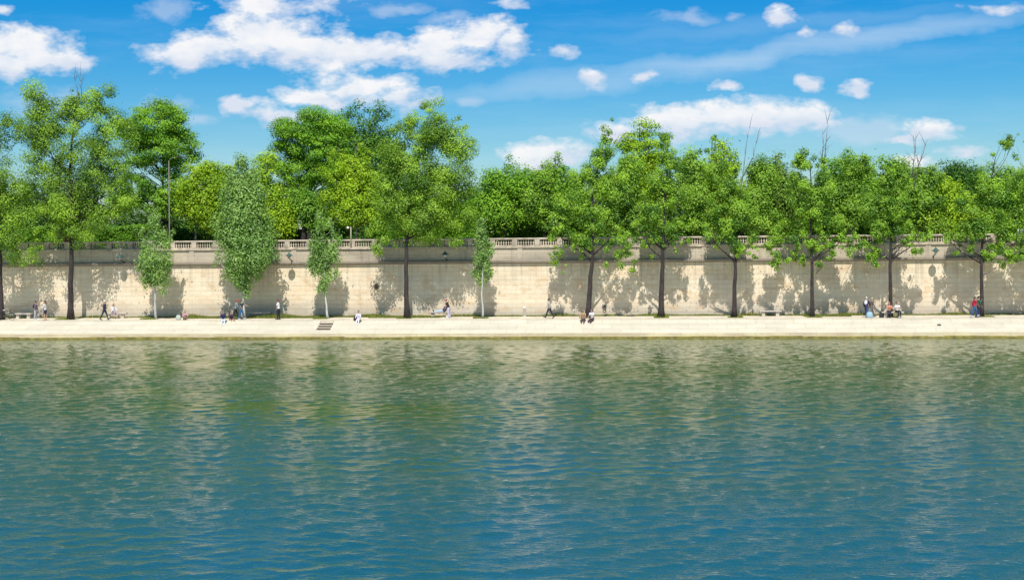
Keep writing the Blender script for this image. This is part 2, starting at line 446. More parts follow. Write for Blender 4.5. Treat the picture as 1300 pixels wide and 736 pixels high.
# white marker post
p = at(666, 402, 117.9); e = empty('marker_post', (p.x, 117.9, QZ)); tag(e, 'short white post at the foot of the sunlit wall', 'post')
mb = MB(); mb.lathe([(.13, 0), (.13, .74), (.15, .75), (.15, .82), (.08, .9)], seg=10); mb.build('shaft', M['white'], e, True)
mb = MB(); mb.lathe([(.2, 0), (.2, .05)], seg=10); mb.build('foot', M['bench'], e)
# mooring ring and drain in the wall
p = at(767.5, 389.5, YW); e = empty('mooring_ring', (p.x, YW, p.z)); tag(e, 'small dark iron ring bolted to the wall right of the leaning trunk', 'ring')
mb = MB(); mb.tube([(.14*math.cos(a), -.16-.03*math.sin(a), -.12+.16*math.sin(a)) for a in [i*math.pi/8 for i in range(17)]], .035, 6); mb.build('ring', M['dark'], e, True)
mb = MB(); mb.box(-.09, .09, -.06, .02, -.02, .14); mb.build('plate', M['dark'], e)
p = at(478, 363.5, YW); e = empty('drain_opening', (p.x, YW, p.z)); tag(e, 'small dark drain opening in the sunlit wall left of the central trunk', 'drain')
mb = MB(); mb.tube([(0, .05, 0), (0, -.03, 0)], (.15, .2), 10); mb.build('hole', M['hole'], e); 
mb = MB(); mb.tube([(.19*math.cos(a), -.02, .25*math.sin(a)) for a in [i*math.pi/6 for i in range(13)]], .04, 6); mb.build('surround', M['cornice'], e, True)

p = at(1192, 418, 111.9); e = empty('mooring_ring', (p.x, 111.9, slope_z(111.9))); tag(e, 'small iron mooring ring set low in the sloping embankment on the right', 'ring')
mb = MB(); mb.tube([(.13*math.cos(a), -.1-.12*math.sin(a), .03-.03*math.sin(a)) for a in [i*math.pi/8 for i in range(17)]], .03, 6); mb.build('ring', M['dark'], e, True)
mb = MB(); mb.box(-.08, .08, -.08, .08, -.05, .07); mb.build('plate', M['dark'], e)
# benches
def bench(px, label, w=2.1, Y=117.3, mat='bench'):
    p = at(px, 400, Y); e = empty('stone_bench', (p.x, Y, QZ)); tag(e, label, 'bench', 'benches along the foot of the wall')
    mb = MB(); mb.extrude_profile([(-.24, .38), (-.26, .41), (-.26, .47), (-.24, .49), (.24, .49), (.26, .47), (.26, .41), (.24, .38)], -w/2, w/2); fixn(mb.build('seat', M[mat], e))
    for s in (-1, 1):
        mb = MB(); mb.extrude_profile([(-.18, 0), (-.15, .1), (-.13, .28), (-.19, .379), (.19, .379), (.13, .28), (.15, .1), (.18, 0)], s*w*.32-.14, s*w*.32+.14); fixn(mb.build('leg', M[mat], e))
    return e
b1 = bench(147, 'stone bench with a person in a white top seated on it, at the left')
bench(30, 'shaded bench at the wall foot between the leftmost trunk and the couple', 1.6, mat='bench')
bench(326, 'empty shaded bench right of the silvery poplar trunk', 2.4)
bench(559, 'bench on which a person in pale jeans reclines')
bench(978, 'empty shaded stone bench left of the trunk with drooping leaves', 1.9)
bench(1133, 'bench with two people seated at the foot of a trunk on the right', 1.8, 114.62)

# ------------------------------------------------------------------ trees
def leaves(name, lobes, n, size, pal, seed, parent, mat, clr=.95, flat=.6, shell=.45, droop=0., ncl=None, asp=.62, wpow=1.):
    """lobes: (center Vector, (rx,ry,rz)) local to parent; many small leaf faces gathered in clumps"""
    rng = np.random.default_rng(seed)
    vol = np.array([r[0]*r[2]*math.sqrt(r[1]) for _, r in lobes]); vol = vol**wpow; w = vol/vol.sum()
    nc = ncl or max(12, int(n/170))
    li = rng.choice(len(lobes), nc, p=w)
    C = np.array([c for c, _ in lobes])[li]; RR = np.array([r for _, r in lobes])[li]
    d = rng.normal(size=(nc, 3)); d /= np.linalg.norm(d, axis=1)[:, None]
    rad = rng.uniform(0, 1, nc)**shell*.93
    cc = C+d*RR*rad[:, None]
    csz = clr*rng.lognormal(0, .28, nc)*np.clip(np.sqrt(RR[:, 0]*RR[:, 2])/2.2, .3, 1.1)
    out = d*.5+np.array([0, 0, .25]); 
    ctint = rng.normal(0, 1, nc)
    # leaves per clump
    ci = rng.choice(nc, n, p=csz**2/np.sum(csz**2))
    q = rng.normal(size=(n, 3)); ql = np.linalg.norm(q, axis=1)
    q = q/ql[:, None]*(rng.uniform(0, 1, n)**.45)[:, None]
    pos = cc[ci]+q*csz[ci][:, None]*np.array([1, 1, flat])
    pos[:, 2] -= droop*(q[:, 0]**2+q[:, 1]**2)*csz[ci]
    stray = rng.random(n) < .06
    pos[stray] += rng.normal(0, .35, (stray.sum(), 3))
    nrm = q*1.0+out[ci]*.5+np.array([0, -.2, .55])+rng.normal(0, .42, (n, 3))
    nrm /= np.linalg.norm(nrm, axis=1)[:, None]
    t = np.cross(nrm, rng.normal(size=(n, 3))); t /= np.linalg.norm(t, axis=1)[:, None]
    b = np.cross(nrm, t)
    s = size*rng.uniform(.6, 1.35, n)
    a_ = t*(s*.5)[:, None]; b_ = b*(s*.5*asp)[:, None]
    fold = nrm*(s*.10)[:, None]
    co = np.stack([pos-a_, pos-b_+fold, pos+a_, pos+b_+fold], 1).reshape(-1, 3)
    f = np.arange(4*n).reshape(n, 4)
    k1 = np.clip(.5+.36*ctint[ci]+rng.normal(0, .14, n), 0, 1)[:, None]
    A, B = np.array(pal[0]), np.array(pal[1])
    col = A*(1-k1)+B*k1
    col *= rng.uniform(.82, 1.16, n)[:, None]
    if len(pal) > 2:
        yk = (rng.random(n) < pal[3])[:, None]; col = np.where(yk, np.array(pal[2]), col)
    tint = np.concatenate([col, np.ones((n, 1))], 1); tint = np.repeat(tint, 4, 0)
    me = np_mesh(name, co, f, tint=tint)
    o = link(name, me, mat, parent)
    return o, cc

def limbs(parent, base, trunk_pts, trunk_r, targets, rnd, mat, thick=.11, name='trunk'):
    mb = MB()
    n = len(trunk_pts)
    mb.tube(trunk_pts, trunk_r, 9)
    for tg in targets:
        tg = Vector(tg)
        # leave the trunk well below the clump
        best = None
        for k in range(12):
            f = .35+.65*rnd.random(); i = min(int(f*(n-1)), n-2); fr = f*(n-1)-i
            pt = trunk_pts[i].lerp(trunk_pts[i+1], fr); r = trunk_r[i]*(1-fr)+trunk_r[i+1]*fr
            hd = math.hypot(tg.x-pt.x, tg.y-pt.y); sc = abs((tg.z-pt.z)-hd*.9)+.15*(tg-pt).length
            if best is None or sc < best[0]: best = (sc, pt, r)
        _, pt, r = best; d = tg-pt
        if d.length < .5 or d.z < .45*math.hypot(d.x, d.y): continue
        mid = pt+d*.5+Vector((d.x*.06+rnd.uniform(-.2, .2), rnd.uniform(-.2, .2), -abs(d.length)*.05+rnd.uniform(-.1, .25)))
        r0 = min(r*.6, thick*(.5+d.length/9))
        q1 = pt+(mid-pt)*.5+Vector((rnd.uniform(-.1, .1), rnd.uniform(-.1, .1), rnd.uniform(-.05, .1)))
        q2 = mid+(tg-mid)*.5+Vector((rnd.uniform(-.15, .15), rnd.uniform(-.1, .1), rnd.uniform(-.1, .15)))
        mb.tube([pt, q1, mid, q2, tg], [r0, r0*.8, r0*.6, r0*.38, .012], 5)
        for _ in range(2):
            e2 = tg+Vector((rnd.uniform(-1, 1), rnd.uniform(-.8, .8), rnd.uniform(-.2, 1)))*.9
            mb.tube([q2, q2.lerp(e2, .5)+Vector((0, 0, .1)), e2], [r0*.35, r0*.22, .008], 4)
    return mb.build(name, mat, parent, True)

def tree(name, label, group, lob, trunk, Y, zb, pal, seed, n=24000, size=.20, barkm='bark', tr=.20, leafm='leaf', shell=.5,
         clr=.70, flat=.85, ntg=26, droop=0., depth=.6, cat='tree', thick=.13, asp=.62, ncl=None, bare=(), edge=0, wpow=1.):
    """lob: (px,py,rx,ry) as seen in the photo, turned into metres at distance Y; trunk: (px,py) from foot to top"""
    rnd = random.Random(seed)
    b = at(trunk[0][0], trunk[0][1], Y); base = Vector((b.x, Y, zb))
    e = empty(name, base); tag(e, label, cat, group)
    s = mpp(trunk[0][0], Y)
    LB = []
    lob = list(lob)
    for _ in range(edge):          # small sprays that break the outline
        px, py, rx, ry = rnd.choice(lob[:len(lob)]); a = rnd.uniform(0, 6.283); k = rnd.uniform(.85, 1.2)
        q = min(11, max(2., rnd.uniform(.3, .52)*min(rx, ry))); lob.append((px+rx*k*math.cos(a), py+ry*k*math.sin(a), q, q*rnd.uniform(*((.8, 1.6) if min(rx, ry) > 12 else (1.3, 3.)))))
    for px, py, rx, ry in lob:
        c = at(px, py, Y)-base; rr = (rx+ry)/2*s
        c.y += rnd.uniform(-.25, .25)*rr
        LB.append((tuple(c), (rx*s, min(rr*depth, 3.0), ry*s)))
    tp = [Vector((0, 0, -.05))]
    for px, py in trunk[1:]:
        q = at(px, py, Y)-base; tp.append(Vector((q.x, rnd.uniform(-.12, .12), q.z)))
    # smooth subdivision of the trunk
    pts = []
    for i in range(len(tp)-1):
        for k in range(4):
            pts.append(tp[i].lerp(tp[i+1], k/4)+(Vector((rnd.uniform(-.04, .04), rnd.uniform(-.04, .04), 0)) if (i+k) else Vector()))
    pts.append(tp[-1]); m = len(pts)
    rr = [tr*(1-.85*(i/(m-1))**.9) for i in range(m)]; rr[0] = tr*1.45; 
    if m > 1: rr[1] = max(rr[1], tr*.98)
    rr[-1] = .03
    o, cc = leaves('crown', LB, n, size, pal, seed, e, M[leafm], clr=clr, flat=flat, shell=shell, droop=droop, asp=asp, ncl=ncl, wpow=wpow)
    idx = list(range(len(cc))); rnd.shuffle(idx)
    tg = [cc[i] for i in idx[:ntg]]
    limbs(e, base, pts, rr, tg, rnd, M[barkm], thick)
    if bare:
        for pl in bare:
            mb = MB()
            q = [at(px, py, Y)-base for px, py in pl]
            mb.tube(q, [.042*(1-.8*i/(len(q)-1)) for i in range(len(q))], 5)
            for k in range(5):
                i = rnd.randrange(len(q)-1); a = q[i].lerp(q[i+1], rnd.random()); d = Vector((rnd.uniform(-.7, .7), rnd.uniform(-.4, .4), rnd.uniform(.5, 1.4)))
                mb.tube([a, a+d*.5+Vector((0, 0, .1)), a+d], [.018, .013, .007], 4)
            mb.build('bare_branch', M['twig'], e, True)
    return e

K = LEAFK = 1.0
def P(a, b, y=None, fr=.05):
    if y: return (a, b, y, fr)
    return (a, b)
ASH = P((.09, .22, .016), (.40, .64, .052), (.50, .66, .15), .04)      # ash/poplar of the lower quay
ASH2 = P((.09, .24, .018), (.40, .66, .054), (.48, .66, .15), .04)
POP = P((.16, .33, .045), (.38, .59, .12), (.52, .70, .30), .06)        # silvery poplar
YEL = P((.22, .42, .010), (.46, .68, .025), (.58, .70, .05), .06)      # yellow-green
CHE = P((.11, .30, .014), (.32, .60, .030), (.44, .66, .06), .05)        # chestnut
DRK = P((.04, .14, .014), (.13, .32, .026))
MID = P((.10, .27, .016), (.28, .52, .038), (.40, .60, .08), .05)

GF = 'trees standing on the lower quay path'
YT = 115.4
def qtree(label, lob, trunk, pal, seed, **kw):
    if kw.get('name') is None: kw.setdefault('edge', 22)
    name = kw.pop('name', 'quay_tree'); Y = kw.pop('Y', YT)
    return tree(name, label, kw.pop('group', GF), lob, trunk, Y, QZ, pal, seed, **kw)

qtree('leafy green tree cut by the left edge of the picture, beside a parked bicycle',
      [(-20, 175, 38, 42), (8, 165, 22, 30), (-5, 240, 55, 48), (30, 265, 30, 32), (12, 305, 46, 32), (32, 335, 26, 22), (-40, 250, 40, 60), (55, 318, 22, 16)],
      [(2, 405), (1, 330), (-4, 260), (-10, 180)], ASH, 11, n=50000, size=.145, tr=.24, clr=.72, ncl=190)
qtree('tallest leafy tree at the left with a dark trunk, behind the standing couple',
      [(52, 128, 30, 24), (50, 165, 38, 34), (92, 130, 30, 24), (124, 128, 30, 24), (138, 160, 30, 34), (98, 170, 42, 38), (60, 210, 36, 34), (118, 215, 48, 42), (150, 205, 28, 32), (85, 258, 50, 38), (130, 262, 36, 30), (95, 293, 34, 20), (158, 248, 22, 28)],
      [(90, 405), (90, 345), (91, 290), (88, 230), (92, 170), (98, 120)], ASH, 12, n=92000, size=.145, tr=.27, clr=.80, ncl=260, bare=[[(60, 240), (52, 205), (56, 170)], [(101, 125), (97, 108), (93, 97)], [(104, 125), (103, 110), (102, 96)]])
qtree('young spindle shaped tree with a thin white trunk, left of the low sunlit wall stretch',
      [(196, 282, 10, 16), (197, 298, 14, 22), (190, 275, 6, 14), (205, 285, 7, 16), (198, 330, 22, 22), (199, 354, 17, 20), (184, 320, 9, 18), (214, 328, 8, 20)],
      [(198, 404), (197, 370), (197, 330), (196, 300)], POP, 13, n=13000, size=.15, ncl=130, edge=12, wpow=.62, flat=1.3, tr=.10, barkm='bark_pale', leafm='leaf_pale', clr=.75, ntg=26, thick=.05, name='young_tree', group='young pale-barked trees on the quay')
qtree('large silvery grey-green poplar with a pale trunk standing behind the group of friends',
      [(308, 205, 12, 18), (309, 232, 24, 26), (308, 262, 32, 30), (308, 295, 37, 30), (312, 325, 40, 26), (309, 345, 30, 20), (310, 364, 16, 14), (292, 245, 14, 22), (326, 250, 14, 26), (278, 285, 12, 20), (342, 315, 14, 22)],
      [(309, 404), (309, 365), (309, 290), (308, 205)], POP, 14, n=52000, size=.18, ncl=330, edge=22, tr=.20, barkm='bark_pale', leafm='leaf_pale', clr=.75, shell=.6, ntg=30, thick=.06, name='poplar_tree', flat=1.25)
qtree('sparse young tree with several upright leafy shoots and a leaning white trunk',
      [(407, 280, 6, 16), (404, 295, 7, 18), (421, 288, 6, 14), (424, 300, 6, 18), (409, 320, 18, 18), (411, 345, 17, 18), (400, 335, 9, 20), (409, 365, 11, 10), (422, 325, 9, 20), (431, 305, 3, 14), (396, 305, 4, 16)],
      [(416, 404), (412, 372), (411, 330), (409, 300)], POP, 15, n=12000, size=.15, ncl=130, edge=12, wpow=.62, flat=1.7, tr=.10, barkm='bark_pale', leafm='leaf_pale', clr=.75, ntg=22, thick=.05, name='young_tree', group='young pale-barked trees on the quay')
qtree('tall full tree at centre left with straight dark trunk and dense olive green crown',
      [(548, 142, 26, 17), (580, 150, 18, 18), (518, 160, 20, 24), (552, 175, 44, 32), (583, 190, 20, 32), (510, 205, 28, 34), (555, 225, 48, 38), (500, 250, 34, 34), (545, 272, 46, 34), (583, 255, 22, 40), (497, 290, 32, 20), (530, 298, 34, 16), (580, 292, 22, 18), (492, 312, 22, 14)],
      [(517, 404), (516, 340), (517, 285), (524, 225), (540, 165)], ASH, 16, n=92000, size=.145, tr=.24, clr=.80, ncl=260)
qtree('small young tree with a forked white trunk right of the reclining person',
      [(614, 300, 8, 16), (613, 325, 13, 18), (612, 345, 16, 15), (620, 315, 7, 16), (609, 288, 5, 14), (614, 278, 4, 12)],
      [(613, 404), (612, 372), (613, 335), (613, 312)], POP, 17, n=6200, size=.16, ncl=80, edge=8, wpow=.62, flat=1.4, tr=.09, barkm='bark_pale', leafm='leaf_pale', clr=.75, ntg=18, thick=.05, name='young_tree', group='young pale-barked trees on the quay')
qtree('tree with dark trunk leaning right, behind the two people sitting on the embankment edge',
      [(772, 170, 13, 18), (768, 198, 20, 24), (745, 228, 24, 26), (778, 235, 20, 26), (722, 262, 24, 24), (755, 275, 26, 22), (712, 292, 18, 18), (745, 302, 22, 16), (708, 322, 13, 15), (728, 316, 12, 12), (793, 318, 11, 24), (783, 295, 12, 14), (768, 322, 9, 9), (700, 305, 8, 10), (740, 326, 8, 7), (716, 342, 6, 8), (700, 318, 14, 16), (772, 308, 16, 12), (795, 300, 14, 16), (800, 342, 6, 8)],
      [(746, 404), (750, 350), (753, 310), (752, 250), (765, 185)], ASH2, 18, n=36000, size=.145, clr=.68, flat=1.0, tr=.25)
qtree('slim dark trunked tree right of the leaning one, with light crown touching it',
      [(842, 180, 14, 18), (852, 205, 15, 24), (838, 230, 18, 24), (858, 252, 18, 24), (828, 270, 20, 22), (850, 288, 20, 16), (832, 304, 16, 12), (806, 330, 9, 14), (862, 310, 9, 9), (848, 318, 8, 7), (820, 318, 7, 9), (812, 300, 13, 12), (868, 296, 12, 12)],
      [(839, 404), (841, 350), (842, 310), (845, 250), (848, 190)], ASH2, 19, n=24000, size=.145, clr=.68, flat=1.0, tr=.26)
qtree('dark trunked tree with low forked branches, left of the drooping leafy tree',
      [(903, 190, 11, 18), (906, 218, 14, 22), (925, 240, 18, 22), (914, 264, 18, 20), (942, 266, 18, 24), (928, 290, 24, 18), (942, 310, 18, 12), (914, 312, 10, 10), (960, 325, 8, 10), (926, 322, 8, 8), (900, 300, 9, 9), (905, 298, 14, 13), (956, 302, 14, 16), (938, 322, 14, 9)],
      [(932, 403), (933, 350), (934, 315), (930, 270), (925, 220)], ASH2, 20, n=26000, size=.145, clr=.68, flat=1.0, tr=.21, bare=[[(934, 335), (945, 320), (956, 310)], [(938, 260), (944, 215), (948, 180), (952, 160)], [(940, 230), (956, 200), (962, 172)]])
qtree('tree with drooping foliage hanging before the wall left of its dark trunk',
      [(1018, 205, 14, 18), (1038, 208, 14, 18), (1012, 240, 18, 24), (1042, 242, 18, 26), (1024, 272, 26, 22), (1052, 282, 18, 20), (996, 295, 16, 16), (1024, 308, 22, 14), (984, 322, 9, 28), (1018, 328, 14, 12), (1056, 312, 12, 12), (1040, 332, 9, 10), (1072, 320, 9, 9), (1004, 338, 7, 10), (975, 350, 5, 9), (985, 305, 14, 16), (1066, 304, 16, 14), (1004, 322, 14, 11), (1048, 322, 14, 10), (1082, 300, 12, 14)],
      [(1031, 403), (1031, 350), (1030, 310), (1030, 260), (1028, 200)], ASH2, 21, n=37000, size=.145, clr=.68, flat=1.0, tr=.185, bare=[[(1036, 348), (1046, 335), (1058, 326)], [(1046, 210), (1049, 178), (1051, 150)], [(1043, 205), (1045, 185), (1044, 165)]])
qtree('tree with a twin stemmed dark trunk rising behind the seated pair on the bench',
      [(1122, 228, 15, 24), (1142, 228, 15, 22), (1110, 262, 18, 22), (1138, 262, 20, 22), (1120, 290, 22, 16), (1152, 288, 16, 14), (1104, 318, 12, 16), (1116, 305, 12, 10), (1163, 318, 8, 14), (1094, 335, 7, 9), (1112, 334, 8, 8), (1150, 310, 9, 9), (1082, 318, 8, 9), (1092, 308, 15, 13), (1152, 305, 14, 11), (1172, 296, 14, 13), (1108, 325, 12, 10)],
      [(1130, 402), (1130, 350), (1131, 305), (1136, 260), (1140, 215)], ASH2, 22, n=30000, size=.145, clr=.68, flat=1.0, tr=.185, bare=[[(1131, 335), (1140, 322), (1147, 318)], [(1158, 225), (1161, 195), (1163, 168)], [(1164, 215), (1172, 195), (1176, 178)], [(1160, 240), (1166, 210), (1160, 185)]])
qtree('rightmost visible trunk, tree with a long side branch, beside the person in red',
      [(1280, 178, 13, 15), (1264, 195, 10, 12), (1246, 235, 20, 22), (1224, 262, 18, 20), (1258, 262, 22, 22), (1290, 240, 15, 20), (1238, 290, 24, 16), (1276, 292, 22, 18), (1262, 316, 18, 14), (1290, 325, 16, 16), (1222, 300, 12, 12), (1212, 318, 9, 10), (1272, 335, 9, 10), (1232, 318, 8, 8), (1200, 305, 8, 9), (1210, 298, 15, 13), (1270, 318, 16, 12), (1230, 312, 14, 10), (1290, 308, 14, 12)],
      [(1246, 402), (1246, 350), (1247, 315), (1252, 255), (1264, 200)], ASH2, 23, n=32000, size=.145, clr=.68, flat=1.0, tr=.185, bare=[[(1248, 350), (1262, 342), (1276, 336)], [(1262, 225), (1275, 205), (1287, 180)]])
qtree('tree just beyond the right edge whose leaves enter the picture',
      [(1340, 240, 45, 45), (1345, 290, 45, 35), (1300, 200, 14, 14), (1320, 325, 25, 18)],
      [(1350, 402), (1349, 330), (1345, 240)], ASH2, 24, n=18000, tr=.185)

# trees of the upper quay and gardens
def btree(label, lob, Y, pal, seed, n=16000, size=.26, tx=None, **kw):
    cx = sum(l[0]*l[2]*l[3] for l in lob)/sum(l[2]*l[3] for l in lob) if tx is None else tx
    top = min(l[1]-l[3]*.3 for l in lob)
    name = kw.pop('name', 'garden_tree')
    e = tree(name, label, kw.pop('group', 'trees beyond the balustrade'), lob, [(cx, 312), (cx+1, 285), (cx-1, 250), (cx, top)], Y, UZ, pal, seed, n=int(n*1.4), size=size*.82,
             tr=kw.pop('tr', .28), barkm=kw.pop('barkm', 'bark'), clr=kw.pop('clr', 1.05), **kw)
    return e
# specials
btree('umbrella domed chestnut with sky showing through its branches, behind the tall left tree',
      [(204, 170, 46, 44), (196, 160, 40, 33), (172, 185, 26, 34), (228, 190, 24, 30), (195, 225, 44, 22), (165, 240, 30, 24), (205, 255, 34, 22)],
      134, CHE, 31, n=44000, size=.22, tx=208, flat=.5, shell=.22, ntg=70, thick=.2, clr=.85, ncl=230)
btree('yellow-green rounded tree between the tall lamp post and the silvery poplar',
      [(255, 215, 26, 16), (245, 240, 28, 24), (275, 235, 24, 30), (255, 265, 38, 24), (285, 265, 20, 24), (290, 218, 18, 16), (270, 283, 26, 12)], 124, YEL, 32, n=26000, size=.22, tx=248, tr=.12, barkm='bark_mid', clr=.8)
btree('bright green tree peeking out right behind the silvery poplar',
      [(335, 215, 18, 24), (325, 245, 30, 30), (340, 275, 34, 24)], 128, YEL, 33, n=15000)
btree('large pale green domed chestnut with open airy middle at centre left',
      [(394, 188, 54, 56), (385, 172, 44, 38), (420, 175, 26, 36), (356, 205, 20, 34), (365, 240, 34, 24), (395, 245, 34, 22), (350, 265, 28, 20)],
      136, CHE, 34, n=56000, size=.22, tx=392, flat=.5, shell=.22, ntg=80, thick=.22, clr=.9, ncl=260)
btree('tall dark green tree rising behind the pale domed chestnut',
      [(450, 143, 22, 14), (478, 148, 20, 16), (440, 168, 26, 20), (475, 180, 30, 26), (455, 205, 36, 26), (490, 215, 18, 40), (480, 250, 26, 32)], 141, P((.055, .17, .016), (.17, .37, .03)), 35, n=24000, size=.28, tx=462)
btree('vivid yellow-green linden over the short white globed post',
      [(465, 190, 12, 14), (432, 200, 18, 14), (450, 215, 30, 20), (432, 238, 28, 22), (462, 245, 26, 24), (445, 268, 32, 20), (425, 222, 20, 18)], 125, YEL, 36, n=26000, size=.22, tx=452, tr=.16, barkm='bark_mid', clr=.8)
btree('low bushy tree under the domed chestnut left of the sparse shoots',
      [(385, 262, 24, 20), (372, 282, 20, 14), (400, 285, 18, 12)], 130, MID, 37, n=9000)
btree('green tree above the tall leafy hedge, right of the tall central tree',
      [(645, 210, 14, 14), (635, 232, 28, 22), (660, 238, 30, 26), (615, 250, 18, 22), (640, 262, 40, 24), (675, 262, 26, 26)], 127, CHE, 38, n=24000, size=.24, tx=640, tr=.14)
btree('rounded tree with pointed top just left of the leaning trunk crown',
      [(708, 200, 11, 10), (705, 218, 22, 18), (690, 240, 28, 24), (725, 245, 26, 26), (700, 268, 36, 20)], 129, MID, 39, n=18000)
btree('bright tall tree behind the leaning trunk one, with a cloud beside its top',
      [(815, 160, 20, 12), (800, 180, 24, 16), (828, 185, 22, 20), (812, 212, 32, 24), (790, 240, 34, 26), (825, 250, 30, 30)], 133, YEL, 40, n=22000, tx=812, flat=.5)
btree('yellow-tinted tree right of the slim dark trunk',
      [(915, 185, 15, 14), (922, 208, 20, 20), (905, 225, 24, 22), (885, 245, 26, 28), (925, 255, 24, 28), (870, 215, 16, 20)], 130, YEL, 41, n=20000)
btree('bright cone topped tree between the two groups of bare twigs',
      [(984, 200, 10, 14), (985, 220, 22, 18), (970, 245, 28, 26), (1000, 245, 24, 28), (985, 272, 38, 20)], 128, P((.09, .22, .02), (.26, .42, .04)), 42, n=20000)
btree('loose green tree right of the bare topped branches',
      [(1075, 205, 20, 16), (1065, 225, 26, 22), (1095, 225, 20, 22), (1080, 255, 36, 26)], 131, CHE, 43, n=17000)
btree('wide yellow-green tree between the twin stemmed trunk and the rightmost one',
      [(1195, 245, 24, 20), (1180, 265, 28, 20), (1210, 268, 30, 20), (1190, 288, 30, 12)], 124, YEL, 44, n=18000, size=.23, tr=.14)
btree('dark rounded tree on the skyline near the right edge',
      [(1205, 218, 26, 14), (1225, 222, 26, 16), (1195, 235, 26, 18), (1235, 240, 30, 20), (1215, 262, 40, 24)], 140, DRK, 45, n=18000, size=.28)
btree('broad green tree on the skyline beside the right edge',
      [(1265, 225, 26, 16), (1295, 228, 26, 18), (1275, 255, 40, 26), (1310, 260, 30, 30)], 138, MID, 46, n=16000, size=.28)
btree('dark tree filling the gap left of the bench couple crown',
      [(1130, 215, 26, 18), (1150, 228, 26, 20), (1125, 245, 34, 26), (1160, 260, 30, 24)], 137, MID, 47, n=16000, size=.28)
for q, (lab, lob) in enumerate([
    ('green tree standing just behind the balustrade left of the slim dark trunk', [(800, 215, 20, 22), (790, 250, 26, 26), (812, 275, 26, 22), (775, 275, 20, 20), (800, 205, 10, 22)]),
    ('green tree just behind the balustrade filling the space right of the slim dark trunk', [(880, 212, 18, 24), (878, 245, 24, 26), (890, 275, 26, 20), (868, 285, 18, 14)]),
    ('green tree just behind the balustrade, left of the drooping leafy tree', [(968, 222, 20, 24), (962, 252, 24, 26), (975, 278, 26, 20)]),
    ('green tree just behind the balustrade, right of the drooping leafy tree', [(1078, 215, 20, 20), (1075, 245, 26, 26), (1082, 275, 30, 22), (1095, 210, 12, 20)]),
    ('green tree just behind the balustrade above the right hand wall lamp', [(1178, 228, 20, 18), (1170, 250, 24, 24), (1176, 280, 26, 18)]),
    ('green tree just behind the balustrade at the right edge of the picture', [(1305, 235, 26, 24), (1312, 270, 34, 28)]),
    ('green tree just behind the balustrade left of the leaning trunk crown', [(690, 232, 18, 18), (684, 258, 20, 22), (700, 282, 20, 14)])]):
    btree(lab, lob, 123.5, ASH2, 200+q, n=16000, size=.21, tr=.13, clr=.8)
# deep rows that close the view under the crowns
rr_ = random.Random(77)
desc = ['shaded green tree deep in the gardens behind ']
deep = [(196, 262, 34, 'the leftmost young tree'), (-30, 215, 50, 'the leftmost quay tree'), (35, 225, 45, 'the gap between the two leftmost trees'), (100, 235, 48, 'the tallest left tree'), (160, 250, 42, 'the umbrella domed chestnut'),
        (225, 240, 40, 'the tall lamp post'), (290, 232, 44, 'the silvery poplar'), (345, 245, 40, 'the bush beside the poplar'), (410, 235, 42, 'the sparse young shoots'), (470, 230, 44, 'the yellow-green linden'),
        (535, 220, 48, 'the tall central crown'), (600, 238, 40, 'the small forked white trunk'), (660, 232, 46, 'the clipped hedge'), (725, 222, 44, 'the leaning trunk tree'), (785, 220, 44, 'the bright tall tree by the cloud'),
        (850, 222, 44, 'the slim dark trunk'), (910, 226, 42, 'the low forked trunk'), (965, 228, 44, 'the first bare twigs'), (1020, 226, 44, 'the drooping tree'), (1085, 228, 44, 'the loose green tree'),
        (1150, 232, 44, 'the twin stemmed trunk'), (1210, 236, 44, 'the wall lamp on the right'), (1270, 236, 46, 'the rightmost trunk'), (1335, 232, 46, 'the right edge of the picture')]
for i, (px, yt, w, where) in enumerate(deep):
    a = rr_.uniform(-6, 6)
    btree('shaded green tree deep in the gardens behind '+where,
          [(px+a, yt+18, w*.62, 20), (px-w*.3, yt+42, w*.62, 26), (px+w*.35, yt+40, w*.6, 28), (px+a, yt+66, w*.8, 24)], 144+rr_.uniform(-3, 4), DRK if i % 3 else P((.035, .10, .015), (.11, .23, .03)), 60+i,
          n=9000, size=.34, group='trees deep in the gardens', ntg=10, clr=1.25)

